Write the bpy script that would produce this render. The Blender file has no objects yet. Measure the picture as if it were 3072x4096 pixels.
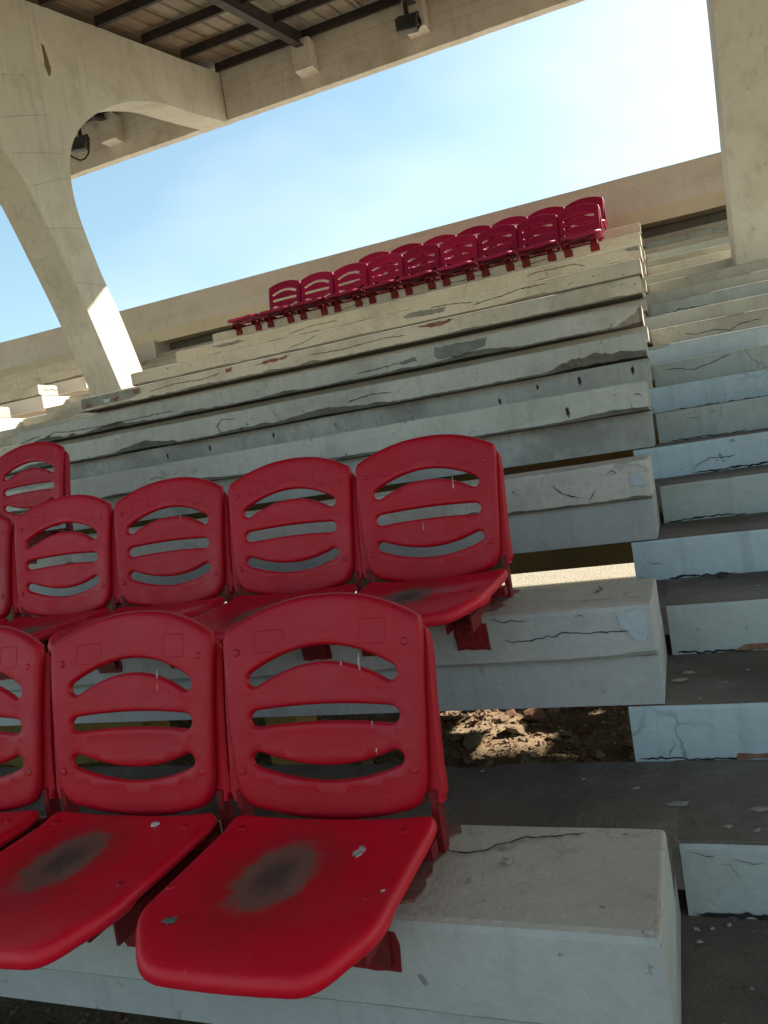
import bpy, bmesh, math, random
from math import sin, cos, tan, radians as R, pi
from mathutils import Vector, Matrix, noise as mnoise
from mathutils.geometry import delaunay_2d_cdt
random.seed(7)
S = bpy.context.scene
OZ = 1.30                                   # eye height above the dirt ground

# ------------------------------------------------------------------ camera
roll, pitch, yaw = R(-8.8267), R(-3.3616), R(-21.0862)
fwd = Vector((sin(yaw)*cos(pitch), cos(yaw)*cos(pitch), sin(pitch)))
rt0 = Vector((cos(yaw), -sin(yaw), 0)); up0 = rt0.cross(fwd)
rt = rt0*cos(roll) + up0*sin(roll); up = up0*cos(roll) - rt0*sin(roll)
cd = bpy.data.cameras.new('camera'); cam = bpy.data.objects.new('camera', cd)
S.collection.objects.link(cam)
M = Matrix((rt, up, -fwd)).transposed().to_4x4(); M.translation = (0, 0, OZ)
cam.matrix_world = M
cd.sensor_fit = 'VERTICAL'; cd.sensor_height = 36; cd.lens = 3164.46/4096*36
cd.clip_start = 0.05; cd.clip_end = 3000
S.camera = cam

# ------------------------------------------------------------------ sky, sun, exposure
AZ, EL = R(43), R(31.6)
W = bpy.data.worlds.new('World'); S.world = W; W.use_nodes = True
nt = W.node_tree; nt.nodes.clear()
def wn(t, **k):
    n = nt.nodes.new(t)
    for a, b in k.items(): setattr(n, a, b)
    return n
sky = wn('ShaderNodeTexSky', sky_type='NISHITA', sun_disc=False, sun_elevation=EL, sun_rotation=AZ,
         air_density=1.0, dust_density=.9, ozone_density=1.2)
tc = wn('ShaderNodeTexCoord')
mp = wn('ShaderNodeMapping'); mp.inputs['Scale'].default_value = (1.0, 1.0, 2.2); mp.inputs['Location'].default_value = (1.555, 17.193, -7.075)
nz = wn('ShaderNodeTexNoise'); nz.inputs['Scale'].default_value = 1.3; nz.inputs['Detail'].default_value = 6; nz.inputs['Roughness'].default_value = .48
cr = wn('ShaderNodeValToRGB'); cr.color_ramp.elements[0].position = .46; cr.color_ramp.elements[1].position = .80
mx = wn('ShaderNodeMixRGB'); mx.inputs[2].default_value = (5.4, 5.8, 6.1, 1)
bg = wn('ShaderNodeBackground'); bg.inputs['Strength'].default_value = .079
wo = wn('ShaderNodeOutputWorld')
L = nt.links.new
L(tc.outputs['Generated'], mp.inputs['Vector']); L(mp.outputs[0], nz.inputs['Vector']); L(nz.outputs['Fac'], cr.inputs[0])
tn = wn('ShaderNodeMixRGB', blend_type='MULTIPLY'); tn.inputs[0].default_value = 1; tn.inputs[2].default_value = (.93, 1.13, 1.03, 1)
L(sky.outputs[0], tn.inputs[1]); L(cr.outputs[0], mx.inputs[0]); hz = wn('ShaderNodeMixRGB'); hz.inputs[0].default_value = .16; hz.inputs[2].default_value = (5.0, 5.9, 6.1, 1)   # thin high haze everywhere
L(tn.outputs[0], hz.inputs[1]); L(hz.outputs[0], mx.inputs[1]); L(mx.outputs[0], bg.inputs['Color']); L(bg.outputs[0], wo.inputs[0])
sd = bpy.data.lights.new('sun', 'SUN'); so = bpy.data.objects.new('sun', sd); S.collection.objects.link(so)
sd.energy = 4.8; sd.angle = R(.53); sd.color = (1, .93, .82)
sunv = Vector((sin(AZ)*cos(EL), cos(AZ)*cos(EL), sin(EL)))
so.rotation_euler = sunv.to_track_quat('Z', 'Y').to_euler(); so.location = (10, 14, 20)
vs = S.view_settings
vs.view_transform = 'Standard'; vs.look = 'None'; vs.gamma = 1; vs.use_curve_mapping = False
vs.exposure = 1.42

# ------------------------------------------------------------------ materials
def mat(name, col, col2=None, scale=3.0, rough=.85, bump=.25, bscale=60, stain=None, stain_amt=.0, stain_scale=2.2,
        streak=0.0, speck=0.0, speck_col=(.05,.045,.04), crack=0.0, crack_scale=2.0, spec=.3, coat=0, rnd=True, grain=.12):
    m = bpy.data.materials.new(name); m.use_nodes = True
    t = m.node_tree; N = t.nodes; K = t.links.new
    b = N['Principled BSDF']; b.inputs['Roughness'].default_value = rough
    b.inputs['Specular IOR Level'].default_value = spec
    if coat: b.inputs['Coat Weight'].default_value = coat; b.inputs['Coat Roughness'].default_value = .3
    def n(ty, **k):
        x = N.new(ty)
        for a, v in k.items(): setattr(x, a, v)
        return x
    co = n('ShaderNodeTexCoord'); oi = n('ShaderNodeObjectInfo')
    ad = n('ShaderNodeVectorMath', operation='ADD')
    sc = n('ShaderNodeVectorMath', operation='SCALE'); sc.inputs['Scale'].default_value = 37.0 if rnd else 0
    cb = n('ShaderNodeCombineXYZ'); K(oi.outputs['Random'], cb.inputs[0]); K(oi.outputs['Random'], cb.inputs[1])
    K(cb.outputs[0], sc.inputs[0]); K(co.outputs['Object'], ad.inputs[0]); K(sc.outputs[0], ad.inputs[1])
    P = ad.outputs[0]
    def nz(s, det=5, r=.6, vec=None):
        x = n('ShaderNodeTexNoise'); x.inputs['Scale'].default_value = s; x.inputs['Detail'].default_value = det
        x.inputs['Roughness'].default_value = r; K(vec or P, x.inputs['Vector']); return x.outputs['Fac']
    def ramp(f, a, bb):
        x = n('ShaderNodeMapRange'); x.inputs['From Min'].default_value = a; x.inputs['From Max'].default_value = bb
        x.clamp = True; K(f, x.inputs['Value']); return x.outputs[0]
    def mul(f, v):
        x = n('ShaderNodeMath', operation='MULTIPLY'); K(f, x.inputs[0])
        if isinstance(v, (int, float)): x.inputs[1].default_value = v
        else: K(v, x.inputs[1])
        return x.outputs[0]
    def mix(f, c1, c2):
        x = n('ShaderNodeMixRGB')
        if isinstance(f, (int, float)): x.inputs[0].default_value = f
        else: K(f, x.inputs[0])
        for i, c in ((1, c1), (2, c2)):
            if isinstance(c, tuple): x.inputs[i].default_value = (*c, 1)
            else: K(c, x.inputs[i])
        return x.outputs[0]
    col2 = col2 or tuple(c*.78 for c in col)
    c = mix(ramp(nz(scale), .36, .66), col, col2)
    c = mix(mul(ramp(nz(bscale*.5, 6, .7), .35, .75), grain*2.2), c, tuple(x*.45 for x in col))
    if stain: c = mix(mul(ramp(nz(stain_scale, 7, .68), .50, .66), stain_amt), c, stain)
    if streak:
        mv = n('ShaderNodeMapping'); mv.inputs['Scale'].default_value = (9, 9, .8); K(P, mv.inputs['Vector'])
        c = mix(mul(ramp(nz(1.6, 4, .6, mv.outputs[0]), .54, .72), streak), c, tuple(x*.5 for x in col))
    if speck:
        c = mix(mul(ramp(nz(26, 3, .5), .70, .74), speck), c, speck_col)
    h = nz(bscale, 6, .65)
    if crack:
        dv = n('ShaderNodeTexNoise'); dv.inputs['Scale'].default_value = 3.5; dv.inputs['Detail'].default_value = 6; K(P, dv.inputs['Vector'])
        av = n('ShaderNodeVectorMath', operation='MULTIPLY_ADD'); K(dv.outputs['Color'], av.inputs[0]); av.inputs[1].default_value = (.5,.5,.5); K(P, av.inputs[2])
        vo = n('ShaderNodeTexVoronoi', feature='DISTANCE_TO_EDGE'); vo.inputs['Scale'].default_value = crack_scale; K(av.outputs[0], vo.inputs['Vector'])
        line = ramp(vo.outputs['Distance'], .009, .002)
        c = mix(mul(mul(line, ramp(nz(1.3, 2), .50, .60)), crack), c, (.035,.03,.026))
    K(c, b.inputs['Base Color'])
    if bump:
        bu = n('ShaderNodeBump'); bu.inputs['Strength'].default_value = bump; bu.inputs['Distance'].default_value = .012
        h2 = n('ShaderNodeMath', operation='ADD'); K(h, h2.inputs[0]); K(mul(nz(bscale*.13, 4), 1.6), h2.inputs[1])
        K(h2.outputs[0], bu.inputs['Height']); K(bu.outputs[0], b.inputs['Normal'])
    return m
DIRT = (.12,.10,.08)
m_bench_grey = mat('bench_grey_paint', (.48,.465,.44), (.41,.395,.37), 2.2, .8, .35, 55, stain=(.27,.26,.245), stain_amt=.35, streak=.18, speck=.5, crack=.35, crack_scale=1.3)
m_bench_mid = mat('bench_worn_paint', (.60,.565,.50), (.51,.475,.42), 2.0, .85, .5, 45, stain=(.30,.28,.24), stain_amt=.5, streak=.35, speck=.8, crack=.25, crack_scale=1.1)
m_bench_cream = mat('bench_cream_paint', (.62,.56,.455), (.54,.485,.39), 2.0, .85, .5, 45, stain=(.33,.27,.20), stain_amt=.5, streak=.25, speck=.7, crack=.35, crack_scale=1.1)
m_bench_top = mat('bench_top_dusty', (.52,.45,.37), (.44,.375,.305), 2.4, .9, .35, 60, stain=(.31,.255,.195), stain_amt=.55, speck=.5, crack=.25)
m_bench_under = mat('bench_underside_dark', (.085,.075,.062), (.05,.045,.038), 3, .95, .5, 40, stain=(.22,.20,.17), stain_amt=.4)  # darker than the fronts, on the undersides of the upper slabs
m_beam = mat('beam_grey_paint', (.45,.445,.43), (.39,.385,.37), 1.4, .8, .3, 45, stain=(.27,.26,.25), stain_amt=.35, streak=.35, speck=.3)
m_beam_up = mat('beam_weathered', (.50,.475,.43), (.36,.335,.30), 1.6, .85, .4, 45, stain=(.16,.145,.125), stain_amt=.6, streak=.5, speck=.6)
m_blue = mat('step_blue_paint', (.50,.57,.585), (.45,.52,.54), 1.8, .75, .35, 40, stain=(.36,.41,.42), stain_amt=.55, streak=.35, speck=.5, crack=.5, crack_scale=1.2)
m_green = mat('step_pale_paint', (.47,.50,.47), (.41,.435,.405), 1.8, .75, .35, 40, stain=(.30,.29,.25), stain_amt=.5, streak=.35, speck=.35, crack=.4, crack_scale=1.2)
m_stepcream = mat('step_cream_paint', (.55,.52,.43), (.47,.44,.36), 1.8, .8, .4, 40, stain=(.30,.27,.21), stain_amt=.5, streak=.3, speck=.4, crack=.5)
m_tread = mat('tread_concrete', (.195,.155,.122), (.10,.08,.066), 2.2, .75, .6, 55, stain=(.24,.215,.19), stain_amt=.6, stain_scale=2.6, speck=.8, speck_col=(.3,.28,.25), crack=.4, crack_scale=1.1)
m_floor_pale = mat('floor_pale_bounce', (.46,.42,.35), (.40,.36,.30), 2.4, .9, .35, 60, stain=(.30,.26,.21), stain_amt=.5)  # floors of the upper rows, set paler to throw more light upward
m_mark = mat('board_joint_stain', (.33,.295,.225), (.27,.24,.18), 8)
m_frame = mat('frame_paint', (.67,.64,.55), (.60,.565,.48), .9, .8, .4, 30, stain=(.42,.37,.285), stain_amt=.5, stain_scale=1.6, streak=.4, speck=.3, crack=.1, crack_scale=.6, grain=.06)
m_beamroof = mat('roof_beam_paint', (.72,.685,.61), (.64,.605,.53), 1.0, .8, .35, 30, stain=(.42,.37,.29), stain_amt=.5, streak=.3, grain=.06)
m_para = mat('parapet_paint', (.80,.725,.65), (.74,.665,.59), .8, .85, .25, 30, stain=(.55,.47,.385), stain_amt=.4, streak=.2, grain=.06)
m_strip = mat('parapet_strip_bounce', (.80,.70,.53), (.74,.64,.475), 1.0, .85, .25, 30, stain=(.42,.36,.28), stain_amt=.25, grain=.06)  # yellower than the panel above, warm bounced light mixed into the colour
m_red = mat('red_plastic', (.47,.002,.014), (.41,.002,.012), 3, .45, .10, 220, stain=(.40,.010,.026), stain_amt=.7, stain_scale=5, speck=.0, spec=.32, grain=.03)
def vary(m, lo, hi):
    t = m.node_tree; N = t.nodes; b = N['Principled BSDF']; old = b.inputs['Base Color'].links[0].from_socket
    oi = N.new('ShaderNodeObjectInfo'); mr = N.new('ShaderNodeMapRange'); mr.inputs['To Min'].default_value = lo; mr.inputs['To Max'].default_value = hi
    t.links.new(oi.outputs['Random'], mr.inputs['Value'])
    hs = N.new('ShaderNodeHueSaturation'); t.links.new(mr.outputs[0], hs.inputs['Value']); t.links.new(old, hs.inputs['Color']); t.links.new(hs.outputs[0], b.inputs['Base Color'])
    n_ = N.new('ShaderNodeTexNoise'); n_.inputs['Scale'].default_value = 9; n_.inputs['Detail'].default_value = 7; n_.inputs['Roughness'].default_value = .7
    c_ = N.new('ShaderNodeTexCoord'); t.links.new(c_.outputs['Object'], n_.inputs['Vector'])
    r_ = N.new('ShaderNodeMapRange'); r_.inputs['From Min'].default_value = .35; r_.inputs['From Max'].default_value = .7; r_.inputs['To Min'].default_value = .36; r_.inputs['To Max'].default_value = .62
    t.links.new(n_.outputs['Fac'], r_.inputs['Value']); t.links.new(r_.outputs[0], b.inputs['Roughness'])
vary(m_red, .84, 1.08)
m_redfar = mat('hazed_maroon_plastic', (.40,.014,.075), (.34,.012,.062), 3, .62, .10, 120, stain=(.30,.03,.055), stain_amt=.5, stain_scale=5, spec=.2, grain=.03); vary(m_redfar, .75, 1.15)  # far seats, with backlight and haze mixed into the red
m_redmetal = mat('red_painted_steel', (.24,.006,.010), (.16,.006,.010), 6, .5, .25, 80, stain=(.06,.02,.015), stain_amt=.5, stain_scale=9)
m_redold = mat('old_red_paint', (.24,.075,.06), (.20,.11,.085), 14, .9, .3, 60, stain=(.30,.22,.18), stain_amt=.5, stain_scale=18)
m_broken = mat('broken_concrete_edge', (.30,.275,.235), (.19,.172,.145), 9, .95, 1.0, 40, stain=(.28,.26,.225), stain_amt=.5, stain_scale=14)
m_cement = mat('bare_cement', (.27,.265,.245), (.19,.185,.17), 6, .95, .9, 50, stain=(.36,.345,.31), stain_amt=.5, stain_scale=8)
m_white = mat('white_touchup_paint', (.46,.505,.53), (.42,.46,.485), 6, .8, .4, 50, grain=.05)
m_crack = mat('crack_shadow', (.035,.031,.027), (.022,.02,.018), 20, .95, 0)
m_steel = mat('dark_steel', (.050,.043,.040), (.030,.027,.027), 5, .6, .3, 50, stain=(.10,.055,.035), stain_amt=.6, stain_scale=6)
m_sheet = mat('roof_sheet_metal', (.34,.31,.25), (.25,.22,.17), 2.0, .6, .1, 40, stain=(.20,.14,.09), stain_amt=.4, stain_scale=1.5)
m_sheetbr = mat('roof_sheet_weathered', (.28,.215,.15), (.20,.15,.10), 2.0, .6, .1, 40, stain=(.14,.10,.07), stain_amt=.5, stain_scale=1.5)
m_black = mat('black_rubber', (.018,.018,.020), (.012,.012,.013), 9, .5, .1, 60)
m_lamp = mat('lamp_grey_metal', (.14,.135,.13), (.10,.10,.10), 8, .5, .1, 60)
m_glass = mat('lamp_glass', (.05,.055,.06), (.045,.05,.055), 3, .12, 0, spec=.6)
m_ochre = mat('ochre_paint', (.40,.27,.085), (.34,.225,.07), 2, .85, .3, 40, stain=(.25,.17,.07), stain_amt=.4)
m_brown = mat('brown_inner_paint', (.20,.115,.04), (.14,.085,.035), 2, .9, .3, 40)
m_conc_in = mat('raw_concrete', (.20,.185,.16), (.15,.14,.12), 2, .95, .4, 40)
m_rock = mat('rubble_stone', (.33,.235,.14), (.25,.165,.09), 9, .95, .6, 60, stain=(.36,.28,.19), stain_amt=.5, stain_scale=8)
m_brickr = mat('rubble_brick', (.28,.125,.08), (.21,.095,.06), 9, .95, .6, 60, stain=(.33,.25,.17), stain_amt=.6, stain_scale=12)
m_drop = mat('bird_dropping', (.56,.52,.46), (.26,.20,.17), 70, .9, .2, 80)
m_flake = mat('paint_flake', (.36,.33,.27), (.27,.245,.20), 30, .9, .2, 80)

# ground: dirt under the stand, gravel behind it, mown field in front
def ground_mat():
    m = mat('ground_dirt', (.33,.235,.135), (.23,.155,.085), 2.4, .97, .9, 24, stain=(.32,.245,.15), stain_amt=.6, stain_scale=5, rnd=False, grain=.2)
    t = m.node_tree; N = t.nodes; K = t.links.new; b = N['Principled BSDF']
    old = b.inputs['Base Color'].links[0].from_socket
    co = N.new('ShaderNodeTexCoord'); sx = N.new('ShaderNodeSeparateXYZ'); K(co.outputs['Object'], sx.inputs[0])
    def mr(a, c):
        x = N.new('ShaderNodeMapRange'); x.inputs['From Min'].default_value = a; x.inputs['From Max'].default_value = c; K(sx.outputs[1], x.inputs['Value']); return x.outputs[0]
    g1 = N.new('ShaderNodeTexNoise'); g1.inputs['Scale'].default_value = 55; g1.inputs['Detail'].default_value = 3; K(co.outputs['Object'], g1.inputs['Vector'])
    r1 = N.new('ShaderNodeValToRGB'); r1.color_ramp.elements[0].position = .38; r1.color_ramp.elements[1].position = .6
    r1.color_ramp.elements[0].color = (.22,.19,.14,1); r1.color_ramp.elements[1].color = (.46,.41,.32,1); K(g1.outputs['Fac'], r1.inputs[0])
    g2 = N.new('ShaderNodeTexNoise'); g2.inputs['Scale'].default_value = .35; g2.inputs['Detail'].default_value = 6; K(co.outputs['Object'], g2.inputs['Vector'])
    r2 = N.new('ShaderNodeValToRGB'); r2.color_ramp.elements[0].color = (.36,.31,.215,1); r2.color_ramp.elements[1].color = (.47,.41,.29,1); K(g2.outputs['Fac'], r2.inputs[0])
    a = N.new('ShaderNodeMixRGB'); K(mr(5.4, 6.2), a.inputs[0]); K(old, a.inputs[1]); K(r1.outputs[0], a.inputs[2])
    c = N.new('ShaderNodeMixRGB'); K(mr(-2.0, -3.2), c.inputs[0]); K(a.outputs[0], c.inputs[1]); K(r2.outputs[0], c.inputs[2])
    K(c.outputs[0], b.inputs['Base Color'])
    return m
m_ground = ground_mat()

m_redpan = mat('red_plastic_pan', (.66,.003,.020), (.58,.003,.018), 3, .45, .10, 220, stain=(.52,.016,.03), stain_amt=.6, stain_scale=5, spec=.32, grain=.03); vary(m_redpan, .9, 1.05)
def pan_mat():          # red plastic pan with a grey-brown grime patch worn into the middle
    m = m_redpan.copy(); m.name = 'red_plastic_grimy_pan'
    t = m.node_tree; N = t.nodes; K = t.links.new; b = N['Principled BSDF']
    old = b.inputs['Base Color'].links[0].from_socket
    co = N.new('ShaderNodeTexCoord'); oi = N.new('ShaderNodeObjectInfo')
    mp = N.new('ShaderNodeMapping'); mp.inputs['Rotation'].default_value = (0, 0, R(14)); mp.inputs['Location'].default_value = (-.30, .40, 0); mp.inputs['Scale'].default_value = (12.5, 8.0, 0)
    rv = N.new('ShaderNodeVectorMath'); rv.operation = 'MULTIPLY_ADD'; K(oi.outputs['Random'], rv.inputs[0]); rv.inputs[1].default_value = (.05, -.07, 0); K(co.outputs['Object'], rv.inputs[2]); K(rv.outputs[0], mp.inputs['Vector'])
    nz = N.new('ShaderNodeTexNoise'); nz.inputs['Scale'].default_value = 26; nz.inputs['Detail'].default_value = 8; nz.inputs['Roughness'].default_value = .75; K(co.outputs['Object'], nz.inputs['Vector'])
    ln = N.new('ShaderNodeVectorMath'); ln.operation = 'LENGTH'; K(mp.outputs[0], ln.inputs[0])
    ad = N.new('ShaderNodeMath'); ad.operation = 'MULTIPLY_ADD'; K(nz.outputs['Fac'], ad.inputs[0]); ad.inputs[1].default_value = .85; K(ln.outputs['Value'], ad.inputs[2])
    mr = N.new('ShaderNodeMapRange'); mr.interpolation_type = 'SMOOTHSTEP'; mr.inputs['From Min'].default_value = 1.46; mr.inputs['From Max'].default_value = 1.10
    mr.inputs['To Max'].default_value = .86; K(ad.outputs[0], mr.inputs['Value'])
    mr2 = N.new('ShaderNodeMapRange'); mr2.interpolation_type = 'SMOOTHSTEP'; mr2.inputs['From Min'].default_value = 2.5; mr2.inputs['From Max'].default_value = 1.3
    mr2.inputs['To Max'].default_value = .35; K(ad.outputs[0], mr2.inputs['Value'])
    x0 = N.new('ShaderNodeMixRGB'); K(mr2.outputs[0], x0.inputs[0]); K(old, x0.inputs[1]); x0.inputs[2].default_value = (.13,.025,.018,1)
    x = N.new('ShaderNodeMixRGB'); K(mr.outputs[0], x.inputs[0]); K(x0.outputs[0], x.inputs[1]); x.inputs[2].default_value = (.13,.085,.058,1)
    n2 = N.new('ShaderNodeTexNoise'); n2.inputs['Scale'].default_value = 90; K(co.outputs['Object'], n2.inputs['Vector'])
    s2 = N.new('ShaderNodeMapRange'); s2.inputs['From Min'].default_value = .73; s2.inputs['From Max'].default_value = .76; s2.inputs['To Max'].default_value = .6; K(n2.outputs['Fac'], s2.inputs['Value'])
    mh = N.new('ShaderNodeMapRange'); mh.interpolation_type = 'SMOOTHSTEP'; mh.inputs['From Min'].default_value = 1.05; mh.inputs['From Max'].default_value = .60; mh.inputs['To Max'].default_value = .75; K(ad.outputs[0], mh.inputs['Value'])
    xh = N.new('ShaderNodeMixRGB'); K(mh.outputs[0], xh.inputs[0]); K(x.outputs[0], xh.inputs[1]); xh.inputs[2].default_value = (.045,.034,.027,1); x = xh
    y = N.new('ShaderNodeMixRGB'); K(s2.outputs[0], y.inputs[0]); K(x.outputs[0], y.inputs[1]); y.inputs[2].default_value = (.30,.15,.13,1)
    K(y.outputs[0], b.inputs['Base Color'])
    r = N.new('ShaderNodeMapRange'); K(mr.outputs[0], r.inputs['Value']); r.inputs['To Min'].default_value = .42; r.inputs['To Max'].default_value = .85
    K(r.outputs[0], b.inputs['Roughness'])
    return m
m_pan = pan_mat()

# ------------------------------------------------------------------ helpers
COL = S.collection
def link(o, parent=None):
    COL.objects.link(o)
    if parent: o.parent = parent
    return o
def tag(o, label=None, cat=None, group=None, kind=None):
    for k, v in (('label', label), ('category', cat), ('group', group), ('kind', kind)):
        if v: o[k] = v
    return o
def empty(name, loc, label, cat, group=None, kind=None):
    o = bpy.data.objects.new(name, None); o.location = (loc[0], loc[1], loc[2]+OZ); o.empty_display_size = .1
    return tag(link(o), label, cat, group, kind)
def mobj(name, bm, mats, parent=None, loc=None, smooth=False):
    """bm in stand coordinates (z from eye level); origin put at loc / parent's place"""
    me = bpy.data.meshes.new(name)
    bmesh.ops.recalc_face_normals(bm, faces=bm.faces)
    base = Vector(parent.location) - Vector((0,0,OZ)) if parent else Vector(loc or (0,0,0))
    p = parent
    while p and p.parent:
        p = p.parent; base += Vector(p.location)
    bm.transform(Matrix.Translation(-base))
    bm.to_mesh(me); bm.free()
    for m in (mats if isinstance(mats, (list, tuple)) else [mats]): me.materials.append(m)
    if smooth:
        for p_ in me.polygons: p_.use_smooth = True
    o = bpy.data.objects.new(name, me); link(o, parent)
    if not parent: o.location = base + Vector((0,0,OZ))
    return o
def box(bm, x0, x1, y0, y1, z0, z1, mi=0, bev=0):
    g = bmesh.ops.create_cube(bm, size=1, matrix=Matrix.Translation(((x0+x1)/2,(y0+y1)/2,(z0+z1)/2)) @ Matrix.Diagonal((x1-x0,y1-y0,z1-z0,1)))
    fs = {f for v in g['verts'] for f in v.link_faces}
    for f in fs: f.material_index = mi
    if bev:
        es = {e for v in g['verts'] for e in v.link_edges}
        bmesh.ops.bevel(bm, geom=list(es), offset=bev, segments=2, affect='EDGES', profile=.5)
def prism(bm, pts, a, b, axis, mi=0):
    """extrude polygon: axis x: pts (y,z); axis z: pts (x,y); axis y: pts (x,z)"""
    f = {'x': lambda p, t: (t, p[0], p[1]), 'y': lambda p, t: (p[0], t, p[1]), 'z': lambda p, t: (p[0], p[1], t)}[axis]
    v0 = [bm.verts.new(f(p, a)) for p in pts]; v1 = [bm.verts.new(f(p, b)) for p in pts]
    n = len(pts); out = [bm.faces.new(v0), bm.faces.new(v1[::-1])]
    for i in range(n): out.append(bm.faces.new((v0[i], v0[(i+1)%n], v1[(i+1)%n], v1[i])))
    for q in out: q.material_index = mi
    return out
def tube(bm, pts, r, n=8, mi=0):
    pts = [Vector(p) for p in pts]; rings = []
    for i, p in enumerate(pts):
        d = (pts[min(i+1, len(pts)-1)] - pts[max(i-1, 0)]).normalized()
        a = d.orthogonal().normalized(); b = d.cross(a)
        if i and rings:
            a0 = (rings[-1][0].co - pts[i-1]); a = (a0 - d*a0.dot(d)).normalized(); b = d.cross(a)
        rings.append([bm.verts.new(p + (a*cos(2*pi*k/n) + b*sin(2*pi*k/n))*r) for k in range(n)])
    for A, B in zip(rings, rings[1:]):
        for k in range(n): bm.faces.new((A[k], A[(k+1)%n], B[(k+1)%n], B[k])).material_index = mi
    bm.faces.new(rings[0][::-1]).material_index = mi; bm.faces.new(rings[-1]).material_index = mi
def n1(x, s=0.0): return mnoise.noise(Vector((x, s*7.31+.5, s*1.7)))

# tread geometry recovered from the photograph (half steps; two per bench row)
Y2, Z2, RA, RB, HA, HB = 1.62875, -.84742, .41779, .44592, .1445, .15385
def tp(t):
    n = (t-2)//2; y = Y2 + n*(RA+RB); z = Z2 + n*(HA+HB)
    if (t-2) % 2: y += RA; z += HA
    return y, z
OFF = [0,.100,.112,.134,.148,.154,.138,.157,.153,.151,.148,.148]
NH = [0,.165]+[.137]*10; NH[3] = .140
def row(k):
    y, z = tp(2*k-1); zt = tp(2*k)[1]+OFF[k]; yf = y-(.026 if k < 4 else .05)
    return yf, y, zt, zt-NH[k]
SX0, SX1 = -.105, .58
XR, XL = -.117, -5.42            # ends of the bench block
BW = .34                          # bench slab depth

# ------------------------------------------------------------------ ground
bm = bmesh.new()
bmesh.ops.create_grid(bm, x_segments=2, y_segments=2, size=900, matrix=Matrix.Translation((0, 0, -OZ)))
g = mobj('ground', bm, m_ground, loc=(0,0,-OZ))
tag(g, 'dirt and gravel ground under and around the stand', 'ground', kind='structure')
bm = bmesh.new()                  # uneven dirt under the front rows
NX, NY = 120, 90
def dirt_h(x, y): return max(.004, .02 + .03*mnoise.fractal(Vector((x*2.2, y*2.2, 3)), 1.0, 2.0, 4) + .010*mnoise.noise(Vector((x*14, y*14, 1))))
for j in range(NY+1):
    for i in range(NX+1):
        x = -4.2 + 4.6*i/NX; y = 1.2 + 4.3*j/NY
        e = min(1, min(i, NX-i, j, NY-j)/5)
        bm.verts.new((x, y, -OZ + dirt_h(x, y)*e + (.004 if e < .1 else 0)))
bm.verts.ensure_lookup_table()
for j in range(NY):
    for i in range(NX):
        a = j*(NX+1)+i; bm.faces.new([bm.verts[k] for k in (a, a+1, a+NX+2, a+NX+1)])
tag(mobj('dirt', bm, m_ground, loc=(0,0,-OZ), smooth=True), 'uneven brown dirt bed under the lower benches', 'dirt', kind='structure')

# ------------------------------------------------------------------ stepped deck (floors between benches)
def slab_floor(parent, pts, zt, th, name='floor_slab', m=None):
    bm = bmesh.new(); prism(bm, pts, zt-th, zt, 'z'); return mobj(name, bm, m or m_tread, parent)
deck = empty('seating_deck', (-2.8, 1.2, -1.14), 'stepped concrete floors between the benches', 'deck', kind='structure')
for k in range(0, 12):
    t = 2*k; zt = tp(t)[1]
    y0 = tp(t-1)[0]+.115; y1 = tp(t+1)[0]+.004
    if k == 0: y0 = .3
    if k == 1:  # the floor in front of the opening, its back edge chipped
        pts = [(XL,y0),(XR-.004,y0),(XR-.004,tp(t)[0]+.002),(SX0-.0004,tp(t)[0]+.002),(SX0-.0004,y1-.004)]
        nseg = 60
        for i in range(nseg+1):
            x = XR-.01 - (XR-.01-XL)*i/nseg
            c = .008*n1(x*9, 2) + (.05*math.exp(-((x+.62)/.06)**2))
            pts.append((x, y1-.012-abs(c)))
        slab_floor(deck, pts, zt, .10)
    else:
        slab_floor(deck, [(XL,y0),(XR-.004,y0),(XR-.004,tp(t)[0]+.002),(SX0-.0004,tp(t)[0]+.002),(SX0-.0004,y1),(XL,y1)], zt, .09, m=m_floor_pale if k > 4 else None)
# upper walk behind the last bench
bm = bmesh.new(); box(bm, XL, XR-.002, tp(23)[0]+.005, 11.1, tp(23)[1]-.1, tp(23)[1]); mobj('upper_walk', bm, m_tread, deck)

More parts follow.
